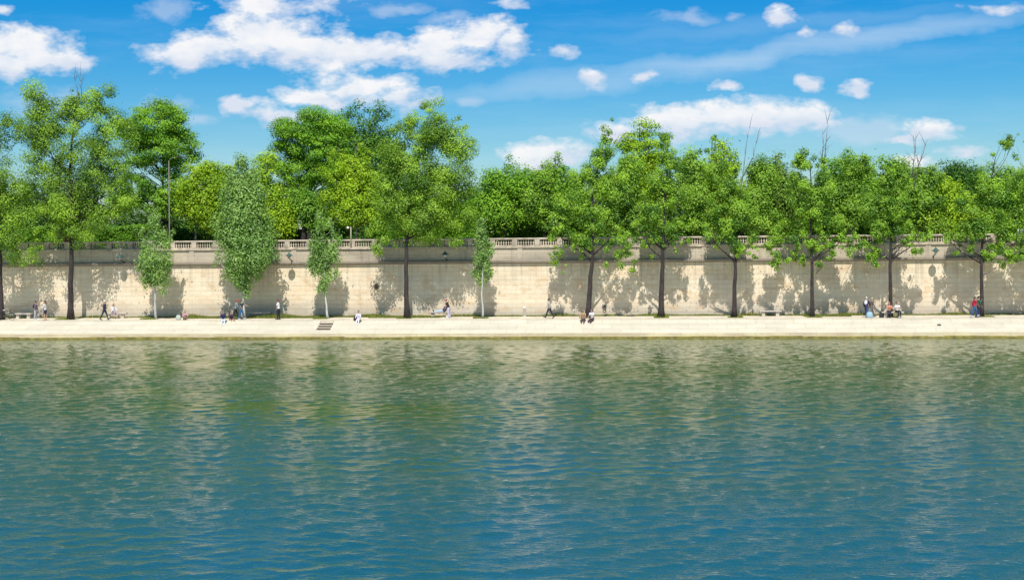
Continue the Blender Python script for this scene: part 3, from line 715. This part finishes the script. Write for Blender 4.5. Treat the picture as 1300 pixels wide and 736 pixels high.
# clipped hedges behind the upper quay
def hedge(label, x0p, x1p, ytop, Y, pal, seed, n, th=1.2, size=.22):
    a = at(x0p, 300, Y); b = at(x1p, ytop, Y); zt = at((x0p+x1p)/2, ytop, Y).z
    e = empty('hedge', ((a.x+b.x)/2, Y, UZ)); tag(e, label, 'hedge', 'hedges beyond the balustrade')
    rng = np.random.default_rng(seed); W = (b.x-a.x)/2; Ht = zt-UZ
    x = rng.uniform(-W, W, n); z = rng.uniform(0, 1, n)**.9*Ht*(1+.06*np.sin(x*1.3+seed)+.04*np.sin(x*3.1)); y = -th/2+np.abs(rng.normal(0, .25, n))+.18*np.sin(x*1.7)*np.sin(z*1.9)
    tp = rng.random(n) < .2; y[tp] = rng.uniform(-th/2, th/2, tp.sum()); z[tp] = Ht*(1+.06*np.sin(x[tp]*1.3+seed))+rng.normal(0, .1, tp.sum())
    nrm = np.stack([rng.normal(0, .6, n), -.5+rng.normal(0, .4, n), .35+rng.normal(0, .5, n)], 1); nrm /= np.linalg.norm(nrm, axis=1)[:, None]
    t = np.cross(nrm, rng.normal(size=(n, 3))); t /= np.linalg.norm(t, axis=1)[:, None]; bb = np.cross(nrm, t)
    s = size*rng.uniform(.6, 1.4, n)[:, None]*.5; p_ = np.stack([x, y, z], 1)
    co = np.stack([p_-t*s, p_-bb*s*.7, p_+t*s, p_+bb*s*.7], 1).reshape(-1, 3)
    k = rng.random(n)[:, None]**1.6; col = np.array(pal[0])*(1-k)+np.array(pal[1])*k
    me = np_mesh('foliage', co, np.arange(4*n).reshape(n, 4), tint=np.repeat(np.concatenate([col, np.ones((n, 1))], 1), 4, 0))
    link('foliage', me, M['leaf'], e)
    mb = MB(); mb.box(-W, W, -th/2+.45, th/2-.1, 0, Ht*.9); mb.build('core', M['earth'], e)
hedge('clipped dark hedge below the trees at the far left', -120, 200, 290, 132.5, MID, 5, 30000)
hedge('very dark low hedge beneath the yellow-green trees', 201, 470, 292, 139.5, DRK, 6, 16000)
hedge('tall leafy hedge right of the tall central tree', 471, 745, 256, 131.5, CHE, 7, 48000)
hedge('long hedge half hidden behind the right hand tree crowns', 746, 1400, 280, 133.0, MID, 8, 50000)

# grass and weeds at the foot of the wall
def grass():
    rng = np.random.default_rng(9); pos = []
    def strip(x0, x1, y0, y1, n, hmin, hmax):
        a = at(x0, 402, 117).x; b = at(x1, 402, 117).x
        x = rng.uniform(a, b, n); y = rng.uniform(y0, y1, n); h = rng.uniform(hmin, hmax, n)*(.55+.45*np.sin(x*1.1)*np.sin(x*.37+1)+.3)
        pos.append(np.stack([x, y, np.clip(h, .03, 1)], 1))
    strip(236, 405, 116.3, 118.4, 16000, .08, .32); strip(405, 520, 117.4, 118.45, 5000, .08, .28); strip(470, 560, 116.2, 118.2, 4500, .08, .30)
    strip(-60, 236, 117.9, 118.45, 5000, .06, .25); strip(560, 1350, 118.0, 118.46, 16000, .06, .26); strip(1020, 1080, 116.4, 118.2, 3500, .08, .3)
    for tx in (90, 197, 309, 413, 517, 613, 746, 839, 932, 1031, 1130, 1246): strip(tx-9, tx+9, 114.9, 116.2, 500, .06, .24)
    p = np.concatenate(pos); n = len(p)
    a = rng.uniform(0, 6.28, n); dx = np.cos(a)*.035; dy = np.sin(a)*.035; lx = rng.normal(0, .07, n); ly = rng.normal(0, .07, n)
    B = np.stack([p[:, 0], p[:, 1], np.full(n, QZ-.01)], 1)
    d = np.stack([dx, dy, np.zeros(n)], 1); T = B+np.stack([lx, ly, p[:, 2]], 1)
    co = np.stack([B-d, B+d, T], 1).reshape(-1, 3)
    k = rng.random(n)[:, None]; col = np.array((.12, .19, .03))*(1-k)+np.array((.36, .38, .08))*k
    me = np_mesh('grass', co, np.arange(3*n).reshape(n, 3), tint=np.repeat(np.concatenate([col, np.ones((n, 1))], 1), 3, 0))
    tag(link('grass', me, M['grass']), 'short green weeds and grass along the foot of the wall', 'grass', kind='stuff')
grass()

# ------------------------------------------------------------------ people
SKIN = plain('skin', (.50, .30, .21), .6, .08, 12); SKIN_T = plain('tanned_skin', (.34, .19, .12), .6, .08, 12)
EYE = plain('eye', (.03, .025, .02), .3, .05, 10)
def remesh(mb, name, mat, parent, voxel):
    me = mb.mesh(name, True); o = link(name, me, None, parent); fixn(o)
    md = o.modifiers.new('m', 'REMESH'); md.mode = 'VOXEL'; md.voxel_size = voxel; md.use_smooth_shade = True
    ms = o.modifiers.new('s', 'SMOOTH'); ms.factor = .5; ms.iterations = 2
    dg = bpy.context.evaluated_depsgraph_get(); dg.update()
    nm = bpy.data.meshes.new_from_object(o.evaluated_get(dg)); nm.name = name
    o.modifiers.clear(); o.data = nm; nm.materials.clear(); nm.materials.append(mat)
    nm.polygons.foreach_set('use_smooth', [True]*len(nm.polygons))
    return o
def person(label, px, Y, face, pose, top, bottom, hair, shoes=(.03, .03, .03), h=1.7, z=QZ, seat=None, skin=None, sleeve=1, short=False,
           hairlen=0, skirt=False, hat=None, backpack=None, rz=0, group='people on the quay', zoff=0., roll=0.):
    """face: heading in degrees, 0 = towards +x (right), -90 = towards the camera. pose: lean, thighs, knees, arms, elbows in degrees"""
    p = at(px, 400, Y); e = empty('person', (p.x, Y, z), R(face)); tag(e, label, 'person', group)
    S = h/1.7; lean, (ta, tb), (ka, kb), (aa, ab), (ea, eb) = pose
    sk = skin or SKIN
    def dr(a): return Vector((math.sin(R(a)), 0, -math.cos(R(a))))     # 0 = down, 90 = forward
    legs = []
    for s, t, k in ((1, ta, ka), (-1, tb, kb)):
        hip = Vector((0, .09*s, 0)); kn = hip+dr(t)*.43+Vector((0, .015*s, 0)); an = kn+dr(t-k)*.41
        fd = dr(t-k+90); toe = an+Vector((fd.x*.2, .01*s, fd.z*.2-.03)); heel = an+Vector((-fd.x*.05, 0, -fd.z*.05-.04))
        legs.append((hip, kn, an, heel, toe))
    low = min(min(l[3].z, l[4].z) for l in legs)-.035
    base = Vector((0, 0, -low)) if seat is None else Vector((0, 0, seat/S+.09))
    up = Vector((math.sin(R(lean)), 0, math.cos(R(lean))))
    pel = base; wst = base+up*.17; ch = base+up*.36+Vector((.01, 0, 0)); nk = base+up*.52; 
    hl = lean*.45; hu = Vector((math.sin(R(hl)), 0, math.cos(R(hl)))); hd = nk+hu*.165+Vector((.015, 0, 0))
    arms = []
    for s, a, b in ((1, aa, ea), (-1, ab, eb)):
        sh = base+up*.46+Vector((0, .175*s, 0)); el = sh+dr(a)*.27+Vector((0, .05*s, 0)); wr = el+dr(a+b)*.24-Vector((0, .03*s, 0)); hn = wr+dr(a+b+8)*.09
        arms.append((sh, el, wr, hn, a+b, s))
    Z = lambda v: v*S
    Yv = (0, 1, 0)
    def T(mb, pts, rad, seg=10): mb.tube([Z(q) for q in pts], [tuple(x*S for x in r) if hasattr(r, '__len__') else r*S for r in rad], seg, Yv)
    # body: torso, neck, head, limbs and fingers fused into one continuous surface
    mb = MB()
    T(mb, [pel-up*.06, pel+up*.03, wst, ch, base+up*.47, nk], [(.13, .09), (.155, .11), (.125, .09), (.155, .105), (.15, .08), (.06, .055)], 12)
    T(mb, [nk-up*.03, nk+hu*.09], [.055, .052])
    HM = Matrix.Rotation(R(hl), 3, 'Y')
    mb.ell(Z(hd), (.098*S, .076*S, .118*S), 14, 10, HM)
    mb.ell(Z(hd+HM @ Vector((.03, 0, -.07))), (.06*S, .05*S, .05*S), 10, 7, HM)
    mb.ell(Z(hd+HM @ Vector((.10, 0, -.015))), (.02*S, .014*S, .025*S), 8, 6, HM)
    mb.ell(Z(hd+HM @ Vector((.088, 0, -.062))), (.012*S, .026*S, .010*S), 8, 6, HM)
    for s in (1, -1): mb.ell(Z(hd+HM @ Vector((-.005, .078*s, -.01))), (.02*S, .012*S, .03*S), 8, 6, HM)
    for hip, kn, an, heel, toe in legs:
        hip, kn, an, heel, toe = [q+base for q in (hip, kn, an, heel, toe)]
        T(mb, [hip, hip.lerp(kn, .4), kn, kn.lerp(an, .3), an], [.085, .075, .052, .054, .036])
        T(mb, [heel, an.lerp(toe, .3)+Vector((0, 0, -.025)), toe], [.032, .038, .022])
    for sh, el, wr, hn, ang, s in arms:
        T(mb, [sh+Vector((0, -.04*s, .0)), sh, el, el.lerp(wr, .3), wr], [.045, .05, .038, .038, .025])
        T(mb, [wr, hn], [(.026, .02), (.036, .016)])
        fd = dr(ang+12)
        for j, ln in enumerate((.06, .075, .07, .05)):
            o_ = hn+Vector((0, (j-1.5)*.02, 0)); T(mb, [o_-fd*.02, o_+fd*ln*.55, o_+fd*ln*.9+dr(ang+70)*ln*.25], [.0095, .009, .007], 6)
        th = wr.lerp(hn, .35)+Vector((0, -.03*s, 0)); T(mb, [th, th+fd*.03-Vector((0, .025*s, 0)), th+fd*.06-Vector((0, .028*s, 0))], [.012, .010, .008], 6)
    remesh(mb, 'body', sk, e, .012)
    # shirt
    mb = MB()
    T(mb, [pel-up*(.0 if not skirt else .02), pel+up*.05, wst, ch, base+up*.475, nk-up*.01], [(.165, .125), (.168, .125), (.145, .112), (.175, .125), (.165, .10), (.075, .07)], 12)
    for sh, el, wr, hn, ang, s in arms:
        if sleeve == 1: T(mb, [sh+Vector((0, -.05*s, 0)), sh, el, wr.lerp(el, .12)], [.06, .068, .052, .042])
        elif sleeve == .5: T(mb, [sh+Vector((0, -.05*s, 0)), sh, sh.lerp(el, .65)], [.06, .068, .062])
    remesh(mb, 'shirt', pm(top), e, .018)
    # trousers or skirt
    mb = MB()
    T(mb, [pel-up*.07, pel+up*.04], [(.15, .12), (.16, .12)], 12)
    for hip, kn, an, heel, toe in legs:
        hip, kn, an = hip+base, kn+base, an+base
        if skirt: T(mb, [hip, hip.lerp(kn, .85)], [.11, .125])
        elif short: T(mb, [hip, hip.lerp(kn, .75)], [.10, .085])
        else: T(mb, [hip, hip.lerp(kn, .5), kn, kn.lerp(an, .5), kn.lerp(an, .95)], [.10, .09, .072, .066, .06])
    remesh(mb, 'skirt' if skirt else 'shorts' if short else 'trousers', pm(bottom), e, .018)
    for hip, kn, an, heel, toe in legs:
        an, heel, toe = an+base, heel+base, toe+base; mb = MB()
        T(mb, [heel-Vector((0, 0, 0)), an.lerp(toe, .3)+Vector((0, 0, -.02)), toe], [.045, .05, .032], 8); mb.ell(Z(toe), (.04*S, .04*S, .03*S), 8, 6)
        mb.build('shoe', pm(shoes, .5), e, True)
    # hair
    mb = MB(); mb.ell(Z(hd+HM @ Vector((-.022, 0, .028))), (.104*S, .088*S, .112*S), 14, 9, HM)
    if hairlen: T(mb, [hd+HM @ Vector((-.06, 0, 0)), hd+HM @ Vector((-.085, 0, -.12)), hd+HM @ Vector((-.09, 0, -.12-hairlen))], [(.075, .05), (.08, .045), (.05, .02)])
    mb.build('hair', pm(hair, .6), e, True)
    for s in (1, -1):
        mb = MB(); mb.ell(Z(hd+HM @ Vector((.088, .030*s, .012))), (.012*S, .014*S, .009*S), 8, 6, HM); mb.build('eye', EYE, e, True)
    if hat:
        mb = MB(); mb.ell(Z(hd+HM @ Vector((-.01, 0, .06))), (.112*S, .098*S, .085*S), 14, 8, HM); mb.ell(Z(hd+HM @ Vector((.10, 0, .05))), (.07*S, .06*S, .01*S), 10, 6, HM); mb.build('cap', pm(hat), e, True)
    if backpack:
        mb = MB(); c = ch-Vector((.17, 0, .02)); mb.ell(Z(c), (.10*S, .14*S, .20*S), 12, 8); mb.ell(Z(c+Vector((-.08, 0, -.07))), (.05*S, .10*S, .09*S), 10, 7); o = mb.build('pack', pm(backpack), None, True)
        bpk = empty('backpack', (p.x, Y, z), R(face)); o.parent = bpk
        mb = MB()
        for s in (1, -1): mb.tube([Z(c+Vector((.08, .08*s, .16))), Z(ch+Vector((.03, .10*s, .13))), Z(ch+Vector((.13, .10*s, .0))), Z(c+Vector((.08, .1*s, -.16)))], .018, 6)
        mb.build('strap', pm(tuple(x*.6 for x in backpack)), bpk, True)
        tag(bpk, 'dark backpack worn by the person in a purple-grey top' if px < 500 else 'white backpack on the pale haired person walking away', 'backpack')
    return e

stand = (2, (4, -4), (3, 3), (5, -5), (15, 15))
walk = (5, (24, -20), (6, 14), (-18, 20), (20, 25))
stride = (5, (22, -18), (4, 10), (-25, 25), (20, 30))
sitb = (8, (84, 80), (84, 78), (35, 30), (50, 55))         # on a bench
sitedge = (10, (74, 70), (58, 50), (25, 22), (45, 48))      # on the top edge of the embankment
sitgr = (14, (110, 105), (115, 105), (50, 45), (40, 40))    # on the ground, knees up
talk = (0, (5, -3), (4, 2), (30, 20), (85, 80))

person('person with dark hair, purple-grey top and light grey trousers facing the woman at the left', 45.5, 114.3, 5, stand, (.17, .13, .17), (.45, .43, .46), (.02, .015, .015), (.75, .75, .8), 1.72, backpack=(.02, .02, .035))
person('person with folded arms, white top and dark shorts standing bare legged at the left', 57.5, 114.3, 185, talk, (.66, .64, .66), (.03, .035, .06), (.10, .05, .03), (.5, .4, .35), 1.70, short=True, hairlen=.16)
person('person with white hair striding right in a dark navy jacket and dark trousers', 132.5, 114.1, 0, stride, (.02, .025, .07), (.02, .04, .055), (.65, .6, .58), (.02, .02, .02), 1.75)
person('person with reddish hair and white top seated on the left bench, legs outstretched', 143, 117.05, -30, (16, (82, 76), (40, 62), (30, 30), (50, 50)), (.75, .75, .85), (.35, .28, .33), (.30, .06, .04), (.1, .06, .05), 1.65, seat=.49, hairlen=.05)
person('person in a pinkish top sitting on the ground beside a pale bag', 234.5, 114.4, -60, sitgr, (.52, .30, .32), (.26, .17, .13), (.26, .22, .20), (.08, .06, .05), 1.65, seat=.0)
person('person in navy top and pale blue trousers seated with feet down the embankment slope', 283.5, 112.85, -75, sitedge, (.02, .02, .08), (.60, .68, .78), (.05, .03, .025), (.03, .02, .03), 1.7, seat=.02)
person('person in a dark plum top sitting low with bare legs stretched out', 293, 113.6, -60, (20, (86, 80), (12, 20), (20, 25), (35, 30)), (.07, .03, .07), (.06, .03, .05), (.12, .06, .04), (.12, .05, .04), 1.6, seat=.0, short=True)
person('person in a red cap, grey shirt and black trousers leaning forward beside the friends', 299, 114.6, 20, (14, (22, -16), (6, 10), (15, 20), (30, 30)), (.22, .25, .29), (.02, .025, .02), (.05, .03, .02), (.03, .03, .03), 1.72, hat=(.60, .06, .07))
person('person in dark teal top and blue jeans holding one arm out beside the red cap', 306.5, 114.2, -10, (4, (14, -10), (8, 8), (62, 5), (10, 20)), (.02, .06, .07), (.03, .14, .30), (.10, .03, .05), (.6, .6, .65), 1.72, sleeve=.5)
person('person in a white shirt and dark navy trousers standing alone in front of the wall', 353.5, 114.4, 175, stand, (.80, .82, .92), (.012, .015, .04), (.10, .03, .03), (.02, .02, .02), 1.75, sleeve=.5)
person('person all in pale lilac with dark hair seated above the slope right of the steps', 455.5, 112.85, -95, sitedge, (.68, .64, .80), (.70, .68, .78), (.07, .03, .03), (.06, .07, .06), 1.62, seat=.02)
person('person in navy top and pale jeans reclining on the bench, feet to the left', 562.5, 117.2, 180, (-38, (84, 88), (4, 10), (10, 5), (30, 30)), (.02, .03, .12), (.40, .50, .65), (.20, .10, .08), (.015, .015, .02), 1.72, seat=.49)
person('person in black top and lilac trousers standing bent over beside the bench', 570, 115.3, 180, (24, (6, -4), (8, 3), (8, 14), (12, 10)), (.02, .02, .02), (.55, .52, .68), (.16, .02, .03), (.7, .7, .75), 1.74, sleeve=.5, hat=(.55, .22, .20))
person('person in a pale grey top and black trousers walking left past the dappled wall', 697.5, 114.6, 170, walk, (.45, .46, .48), (.02, .018, .03), (.04, .03, .03), (.05, .04, .05), 1.72, sleeve=.5)
person('person with brown hair in light brown top sitting on the edge below the leaning trunk', 740.5, 112.85, -95, sitedge, (.42, .28, .16), (.10, .06, .06), (.16, .07, .02), (.03, .03, .03), 1.65, seat=.02, hairlen=.14, sleeve=.5)
person('person in white top and dark trousers sitting on the edge below the leaning trunk', 752, 112.85, -120, sitedge, (.80, .80, .90), (.08, .05, .06), (.05, .04, .06), (.03, .03, .03), 1.7, seat=.02, sleeve=.5)
person('person with pale hair and white backpack walking away in dark navy on the right', 1100, 114.9, 60, walk, (.03, .03, .09), (.03, .06, .15), (.62, .58, .54), (.05, .07, .1), 1.72, backpack=(.80, .78, .84))
person('person in a long brown coat walking right beside the white backpack', 1106.5, 114.7, 10, (6, (20, -14), (4, 8), (-8, 14), (15, 20)), (.15, .12, .11), (.15, .13, .12), (.45, .40, .36), (.05, .04, .05), 1.66)
person('person with orange hair and dark trousers seated at the left end of the right bench', 1129, 114.35, -100, sitb, (.62, .26, .17), (.03, .03, .04), (.40, .12, .05), (.03, .03, .03), 1.62, seat=.49, sleeve=.5)
person('person in white top and black trousers seated at the right end of a bench', 1138.5, 114.35, -70, sitb, (.78, .74, .74), (.02, .02, .03), (.12, .07, .06), (.5, .5, .5), 1.68, seat=.49, sleeve=.5)
person('person in a red top and blue jeans walking at the foot of the rightmost trunk', 1237, 114.3, 15, walk, (.45, .015, .05), (.02, .10, .26), (.07, .05, .04), (.6, .65, .75), 1.74, hairlen=.08)
person('person in a green top and dark jeans touching the face, beside the person in red', 1242, 114.5, 10, (4, (12, -14), (4, 8), (40, 10), (100, 20)), (.03, .13, .08), (.02, .04, .13), (.03, .02, .02), (.03, .03, .05), 1.74)
person('person in white and blue leaning at the balustrade near the top right', 1296, YW+.95, -95, (14, (4, -4), (3, 3), (50, 45), (30, 30)), (.72, .74, .90), (.03, .04, .08), (.06, .04, .03), (.02, .02, .02), 1.7, z=UZ, group='people above the wall')

# bags
def bag(px, Y, label, col, s=1., z=QZ, face=0):
    p = at(px, 400, Y); e = empty('bag', (p.x, Y, z), R(face)); tag(e, label, 'bag')
    mb = MB(); mb.tube([(0, 0, 0), (0, 0, .05*s), (0, 0, .2*s), (.01, 0, .31*s), (.01, 0, .34*s)], [(.16*s, .09*s), (.19*s, .11*s), (.18*s, .10*s), (.13*s, .06*s), (.10*s, .03*s)], 12); mb.build('sack', pm(col), e, True)
    for d in (-.03, .03):
        mb = MB(); mb.tube([(.09*s*math.cos(a), d*s, .33*s+.14*s*math.sin(a)) for a in [i*math.pi/8 for i in range(9)]], .012*s, 6); mb.build('handle', pm(tuple(c*.6 for c in col)), e, True)
bag(226.5, 114.3, 'pale green bag on the ground left of the person in pinkish top', (.45, .50, .45), 1.3)
bag(451, 112.95, 'small dark bag beside the person in pale lilac', (.03, .02, .03), .9, QZ+.015)
bag(1104, 114.3, 'light blue carrier bag held low between the two walkers on the right', (.30, .48, .58), 1.5)
bag(1120, 114.6, 'dark bag on the ground left of the bench with two people', (.025, .03, .03), 1.4)

# parked bicycle at the far left
p = at(8, 403, 114.7); e = empty('bicycle', (p.x, 114.7, QZ), R(4)); tag(e, 'dark bicycle with pale saddle parked against the leftmost trunk', 'bicycle')
for wx in (-.52, .52):
    mb = MB(); mb.tube([(wx+.33*math.cos(a), 0, .35+.33*math.sin(a)) for a in [i*math.pi/12 for i in range(25)]], .02, 6, (0, 1, 0)); wl = mb.build('wheel', M['tyre'], e, True)
    mb = MB()
    for k in range(10):
        a = k*math.pi/5; mb.tube([(wx, 0, .35), (wx+.32*math.cos(a), 0, .35+.32*math.sin(a))], .004, 4)
    mb.lathe([(.03, .33), (.03, .37)], (wx, 0, 0), 8); mb.build('spokes', M['pole'], wl)
mb = MB()
BB = (-.05, 0, .30); ST = (-.18, 0, .82); HT = (.36, 0, .86); HB = (.40, 0, .68)
for a, b in ((BB, ST), (ST, HT), (BB, HB), (BB, (-.52, 0, .35)), (ST, (-.52, 0, .35)), (HT, HB), (HB, (.52, 0, .35))): mb.tube([a, b], .018, 6)
mb.build('frame', M['dark'], e, True)
mb = MB(); mb.ell((-.2, 0, .90), (.13, .07, .035)); mb.build('saddle', M['white'], e, True)
mb = MB(); mb.tube([(.30, -.28, .98), (.38, -.18, 1.0), (.36, 0, .98), (.38, .18, 1.0), (.30, .28, .98)], .015, 6); mb.tube([HT, (.36, 0, .98)], .015, 6); mb.build('handlebar', M['pole'], e, True)
mb = MB(); mb.tube([(-.05, -.09, .30), (-.05, .09, .30)], .012, 6); mb.tube([(-.05, .06, .30), (.08, .06, .2)], .012, 6); mb.tube([(-.05, -.06, .30), (-.18, -.06, .4)], .012, 6); mb.box(.03, .13, .07, .15, .19, .215); mb.box(-.23, -.13, -.15, -.07, .39, .415); mb.build('crank', M['pole'], e)

# ------------------------------------------------------------------ light
SUN_EL = 57.
sd = bpy.data.lights.new('sun', 'SUN'); so = bpy.data.objects.new('sun', sd); COL.objects.link(so)
sd.energy = 5.0; sd.angle = R(.55); sd.color = (1, .955, .88)
trav = Vector((-.035, math.cos(R(SUN_EL)), -math.sin(R(SUN_EL))))
so.rotation_euler = trav.to_track_quat('-Z', 'Y').to_euler(); so.location = (0, -50, 120)

w = bpy.data.worlds.new('World'); scene.world = w; w.use_nodes = True; nt = w.node_tree; nt.nodes.clear()
out = N(nt, 'ShaderNodeOutputWorld'); bg = N(nt, 'ShaderNodeBackground'); L(nt, bg.outputs[0], out.inputs[0])
bg.inputs['Strength'].default_value = .10
sky = N(nt, 'ShaderNodeTexSky', sky_type='NISHITA'); sky.sun_disc = False; sky.sun_elevation = R(SUN_EL); sky.sun_rotation = math.pi
sky.air_density = 1.0; sky.dust_density = .3; sky.ozone_density = 2.0
tc = N(nt, 'ShaderNodeTexCoord'); dirv = tc.outputs['Generated']
hs = N(nt, 'ShaderNodeHueSaturation'); hs.inputs['Saturation'].default_value = 1.5; hs.inputs['Hue'].default_value = .505; L(nt, sky.outputs[0], hs.inputs['Color'])
# cloud plane coordinates: tangent of azimuth and elevation around the quay direction
def dot(vec, c):
    n = N(nt, 'ShaderNodeVectorMath', operation='DOT_PRODUCT'); L(nt, vec, n.inputs[0]); n.inputs[1].default_value = c; return n.outputs['Value']
dd = dot(dirv, (DV[0], DV[1], 0)); uu0 = dot(dirv, (RV[0], RV[1], 0)); vv0 = dot(dirv, (0, 0, 1))
dpos = math_(nt, 'MAXIMUM', dd, .05)
uu = math_(nt, 'DIVIDE', uu0, dpos); vv = math_(nt, 'DIVIDE', vv0, dpos)
cmb = N(nt, 'ShaderNodeCombineXYZ'); L(nt, uu, cmb.inputs[0]); L(nt, vv, cmb.inputs[1]); uv = cmb.outputs[0]
# warp
def nz(scale_xyz, detail, rough, off=0.):
    m = N(nt, 'ShaderNodeVectorMath', operation='MULTIPLY_ADD'); L(nt, uv, m.inputs[0]); m.inputs[1].default_value = scale_xyz; m.inputs[2].default_value = (off, off*.7, 0)
    n = N(nt, 'ShaderNodeTexNoise'); n.inputs['Scale'].default_value = 1; n.inputs['Detail'].default_value = detail; n.inputs['Roughness'].default_value = rough
    L(nt, m.outputs[0], n.inputs['Vector']); return n
wn = nz((16, 26, 1), 4, .6)
wv = N(nt, 'ShaderNodeVectorMath', operation='SUBTRACT'); L(nt, wn.outputs['Color'], wv.inputs[0]); wv.inputs[1].default_value = (.5, .5, .5)
wm = N(nt, 'ShaderNodeVectorMath', operation='MULTIPLY_ADD'); L(nt, wv.outputs[0], wm.inputs[0]); wm.inputs[1].default_value = (.05, .026, 0); L(nt, uv, wm.inputs[2])
wuv = wm.outputs[0]
def blobs(lst, vec):
    acc = None
    for px, py, rx, ry, s in lst:
        u = (px-650)/F; v = (HY-py-ROLL*(px-650))/F
        ix, iy = F/rx, F/ry
        m = N(nt, 'ShaderNodeVectorMath', operation='MULTIPLY_ADD'); L(nt, vec, m.inputs[0]); m.inputs[1].default_value = (ix, iy, 0); m.inputs[2].default_value = (-u*ix, -v*iy, 0)
        l = N(nt, 'ShaderNodeVectorMath', operation='LENGTH'); L(nt, m.outputs[0], l.inputs[0])
        q = math_(nt, 'MULTIPLY_ADD', l.outputs['Value'], -s, s)
        acc = q if acc is None else math_(nt, 'MAXIMUM', acc, q)
    return acc
C1 = [(35, 62, 72, 34, 1), (5, 78, 48, 26, 1), (85, 74, 38, 15, 1), (0, 14, 24, 8, .8),
      (335, 42, 80, 42, 1), (262, 62, 78, 26, 1), (400, 66, 100, 26, 1), (470, 62, 90, 26, 1), (555, 60, 62, 32, 1), (612, 48, 40, 26, 1), (650, 55, 26, 28, .9), (575, 76, 62, 14, .9), (350, 8, 95, 14, .7),
      (455, 108, 84, 18, .9), (495, 122, 66, 20, .9), (360, 142, 58, 14, .8), (305, 133, 26, 9, .8), (400, 122, 55, 16, .85),
      (755, 100, 25, 12, .9), (917, 109, 25, 10, .85), (1035, 104, 19, 13, .9), (1088, 112, 24, 11, .9), (1005, 22, 25, 13, .9), (1078, 37, 13, 11, .6), (1030, 45, 11, 7, .6), (712, 68, 15, 9, .5), (824, 98, 12, 7, .6),
      (930, 151, 130, 27, 1), (860, 150, 66, 22, 1), (1010, 153, 66, 20, 1), (790, 165, 50, 14, .7), (1180, 165, 48, 15, 1), (1150, 170, 30, 8, .9), (1150, 211, 42, 19, 1), (1232, 188, 38, 11, .7),
      (702, 190, 56, 18, 1), (676, 203, 38, 24, 1), (1275, 10, 36, 8, .7), (648, 6, 22, 7, .7)]
C2 = [(215, 130, 34, 14, 1), (211, 11, 32, 16, 1), (940, 19, 15, 8, 1), (880, 20, 36, 8, .8), (1085, 160, 70, 20, 1.5), (500, 10, 50, 10, 1), (600, 128, 16, 10, 1), (560, 22, 40, 10, .8), (245, 152, 30, 9, .9), (975, 125, 30, 8, .7), (60, 130, 60, 26, .8)]
f1 = blobs(C1, wuv); f2 = blobs(C2, wuv)
fine = nz((34, 60, 1), 6, .62, 3.).outputs['Fac']
det = math_(nt, 'MULTIPLY_ADD', fine, 2.1, -1.06)
m1 = mapr(nt, math_(nt, 'ADD', f1, det), -.08, .52); m1 = math_(nt, 'MULTIPLY', m1, mapr(nt, fine, .3, .62, .74, 1.)); m2 = mapr(nt, math_(nt, 'ADD', f2, det), -.1, .7, 0, .38)
# long faint streaks: slanted bands of cirrus
def band(px, py, rx, ry, ang, s):
    u = (px-650)/F; v = (HY-py-ROLL*(px-650))/F; c, sn = math.cos(R(ang)), math.sin(R(ang))
    a = math_(nt, 'MULTIPLY', math_(nt, 'ADD', dot(uv, (c, sn, 0)), -(u*c+v*sn)), F/rx)
    b = math_(nt, 'MULTIPLY', math_(nt, 'ADD', dot(wuv, (-sn, c, 0)), -(-u*sn+v*c)), F/ry)
    r2 = math_(nt, 'ADD', math_(nt, 'MULTIPLY', a, a), math_(nt, 'MULTIPLY', b, b))
    return math_(nt, 'MULTIPLY', mapr(nt, r2, 1., .0), s)
ws = nz((5, 60, 1), 5, .6, 8.).outputs['Fac']
st = math_(nt, 'MAXIMUM', band(1010, 62, 400, 20, 7.5, .42), band(760, 100, 260, 20, 5, .30))
st = math_(nt, 'MAXIMUM', st, band(1000, 30, 300, 16, 4, .16))
st = math_(nt, 'MULTIPLY', st, mapr(nt, ws, .25, .7, .45, 1.05))
cirrus = mapr(nt, nz((3.5, 22, 1), 6, .65, 21.).outputs['Fac'], .48, .8, 0, .16)
# high clouds outside the frame (seen only in the waves)
hi = mapr(nt, nz((4, 7, 1), 5, .6, 40.).outputs['Fac'], .56, .72, 0, .6)
hi = math_(nt, 'MULTIPLY', hi, mapr(nt, vv, .22, .34))
mask = math_(nt, 'MAXIMUM', m1, m2); soft = math_(nt, 'MAXIMUM', st, math_(nt, 'MAXIMUM', cirrus, hi))
shade = nz((20, 44, 1), 4, .55, 12.).outputs['Fac']
lowv = N(nt, 'ShaderNodeVectorMath', operation='ADD'); L(nt, wuv, lowv.inputs[0]); lowv.inputs[1].default_value = (.001, -.0095, 0)
f1b = blobs(C1, lowv.outputs[0])          # how much cloud lies just below: none = the flat shaded base
edge = mapr(nt, math_(nt, 'ADD', math_(nt, 'MULTIPLY_ADD', f1b, 1.3, .25), math_(nt, 'MULTIPLY', math_(nt, 'SUBTRACT', shade, .5), 1.1)), .05, .75)
ccol = mixc(nt, edge, (7.1, 7.7, 8.9), (9.4, 9.4, 9.6))
# sky: keep Nishita, deepen upwards in view; warm tint added overhead to make shadows less blue
skyc = mixc(nt, 1., hs.outputs[0], mixc(nt, mapr(nt, vv, .42, .8), mixc(nt, mapr(nt, vv, .02, .20), (.84, .90, 1.04), (.07, .91, 1.16)), (1.5, 1.15, .92)), 'MULTIPLY')
c = mixc(nt, soft, skyc, (7.6, 8.6, 9.6)); c = mixc(nt, mask, c, ccol)
L(nt, c, bg.inputs['Color'])
w.cycles.sampling_method = 'MANUAL'; w.cycles.sample_map_resolution = 512

scene.view_settings.view_transform = 'Standard'; scene.view_settings.look = 'None'; scene.view_settings.exposure = 0
scene.cycles.max_bounces = 6; scene.cycles.diffuse_bounces = 2; scene.cycles.glossy_bounces = 3; scene.cycles.transmission_bounces = 3
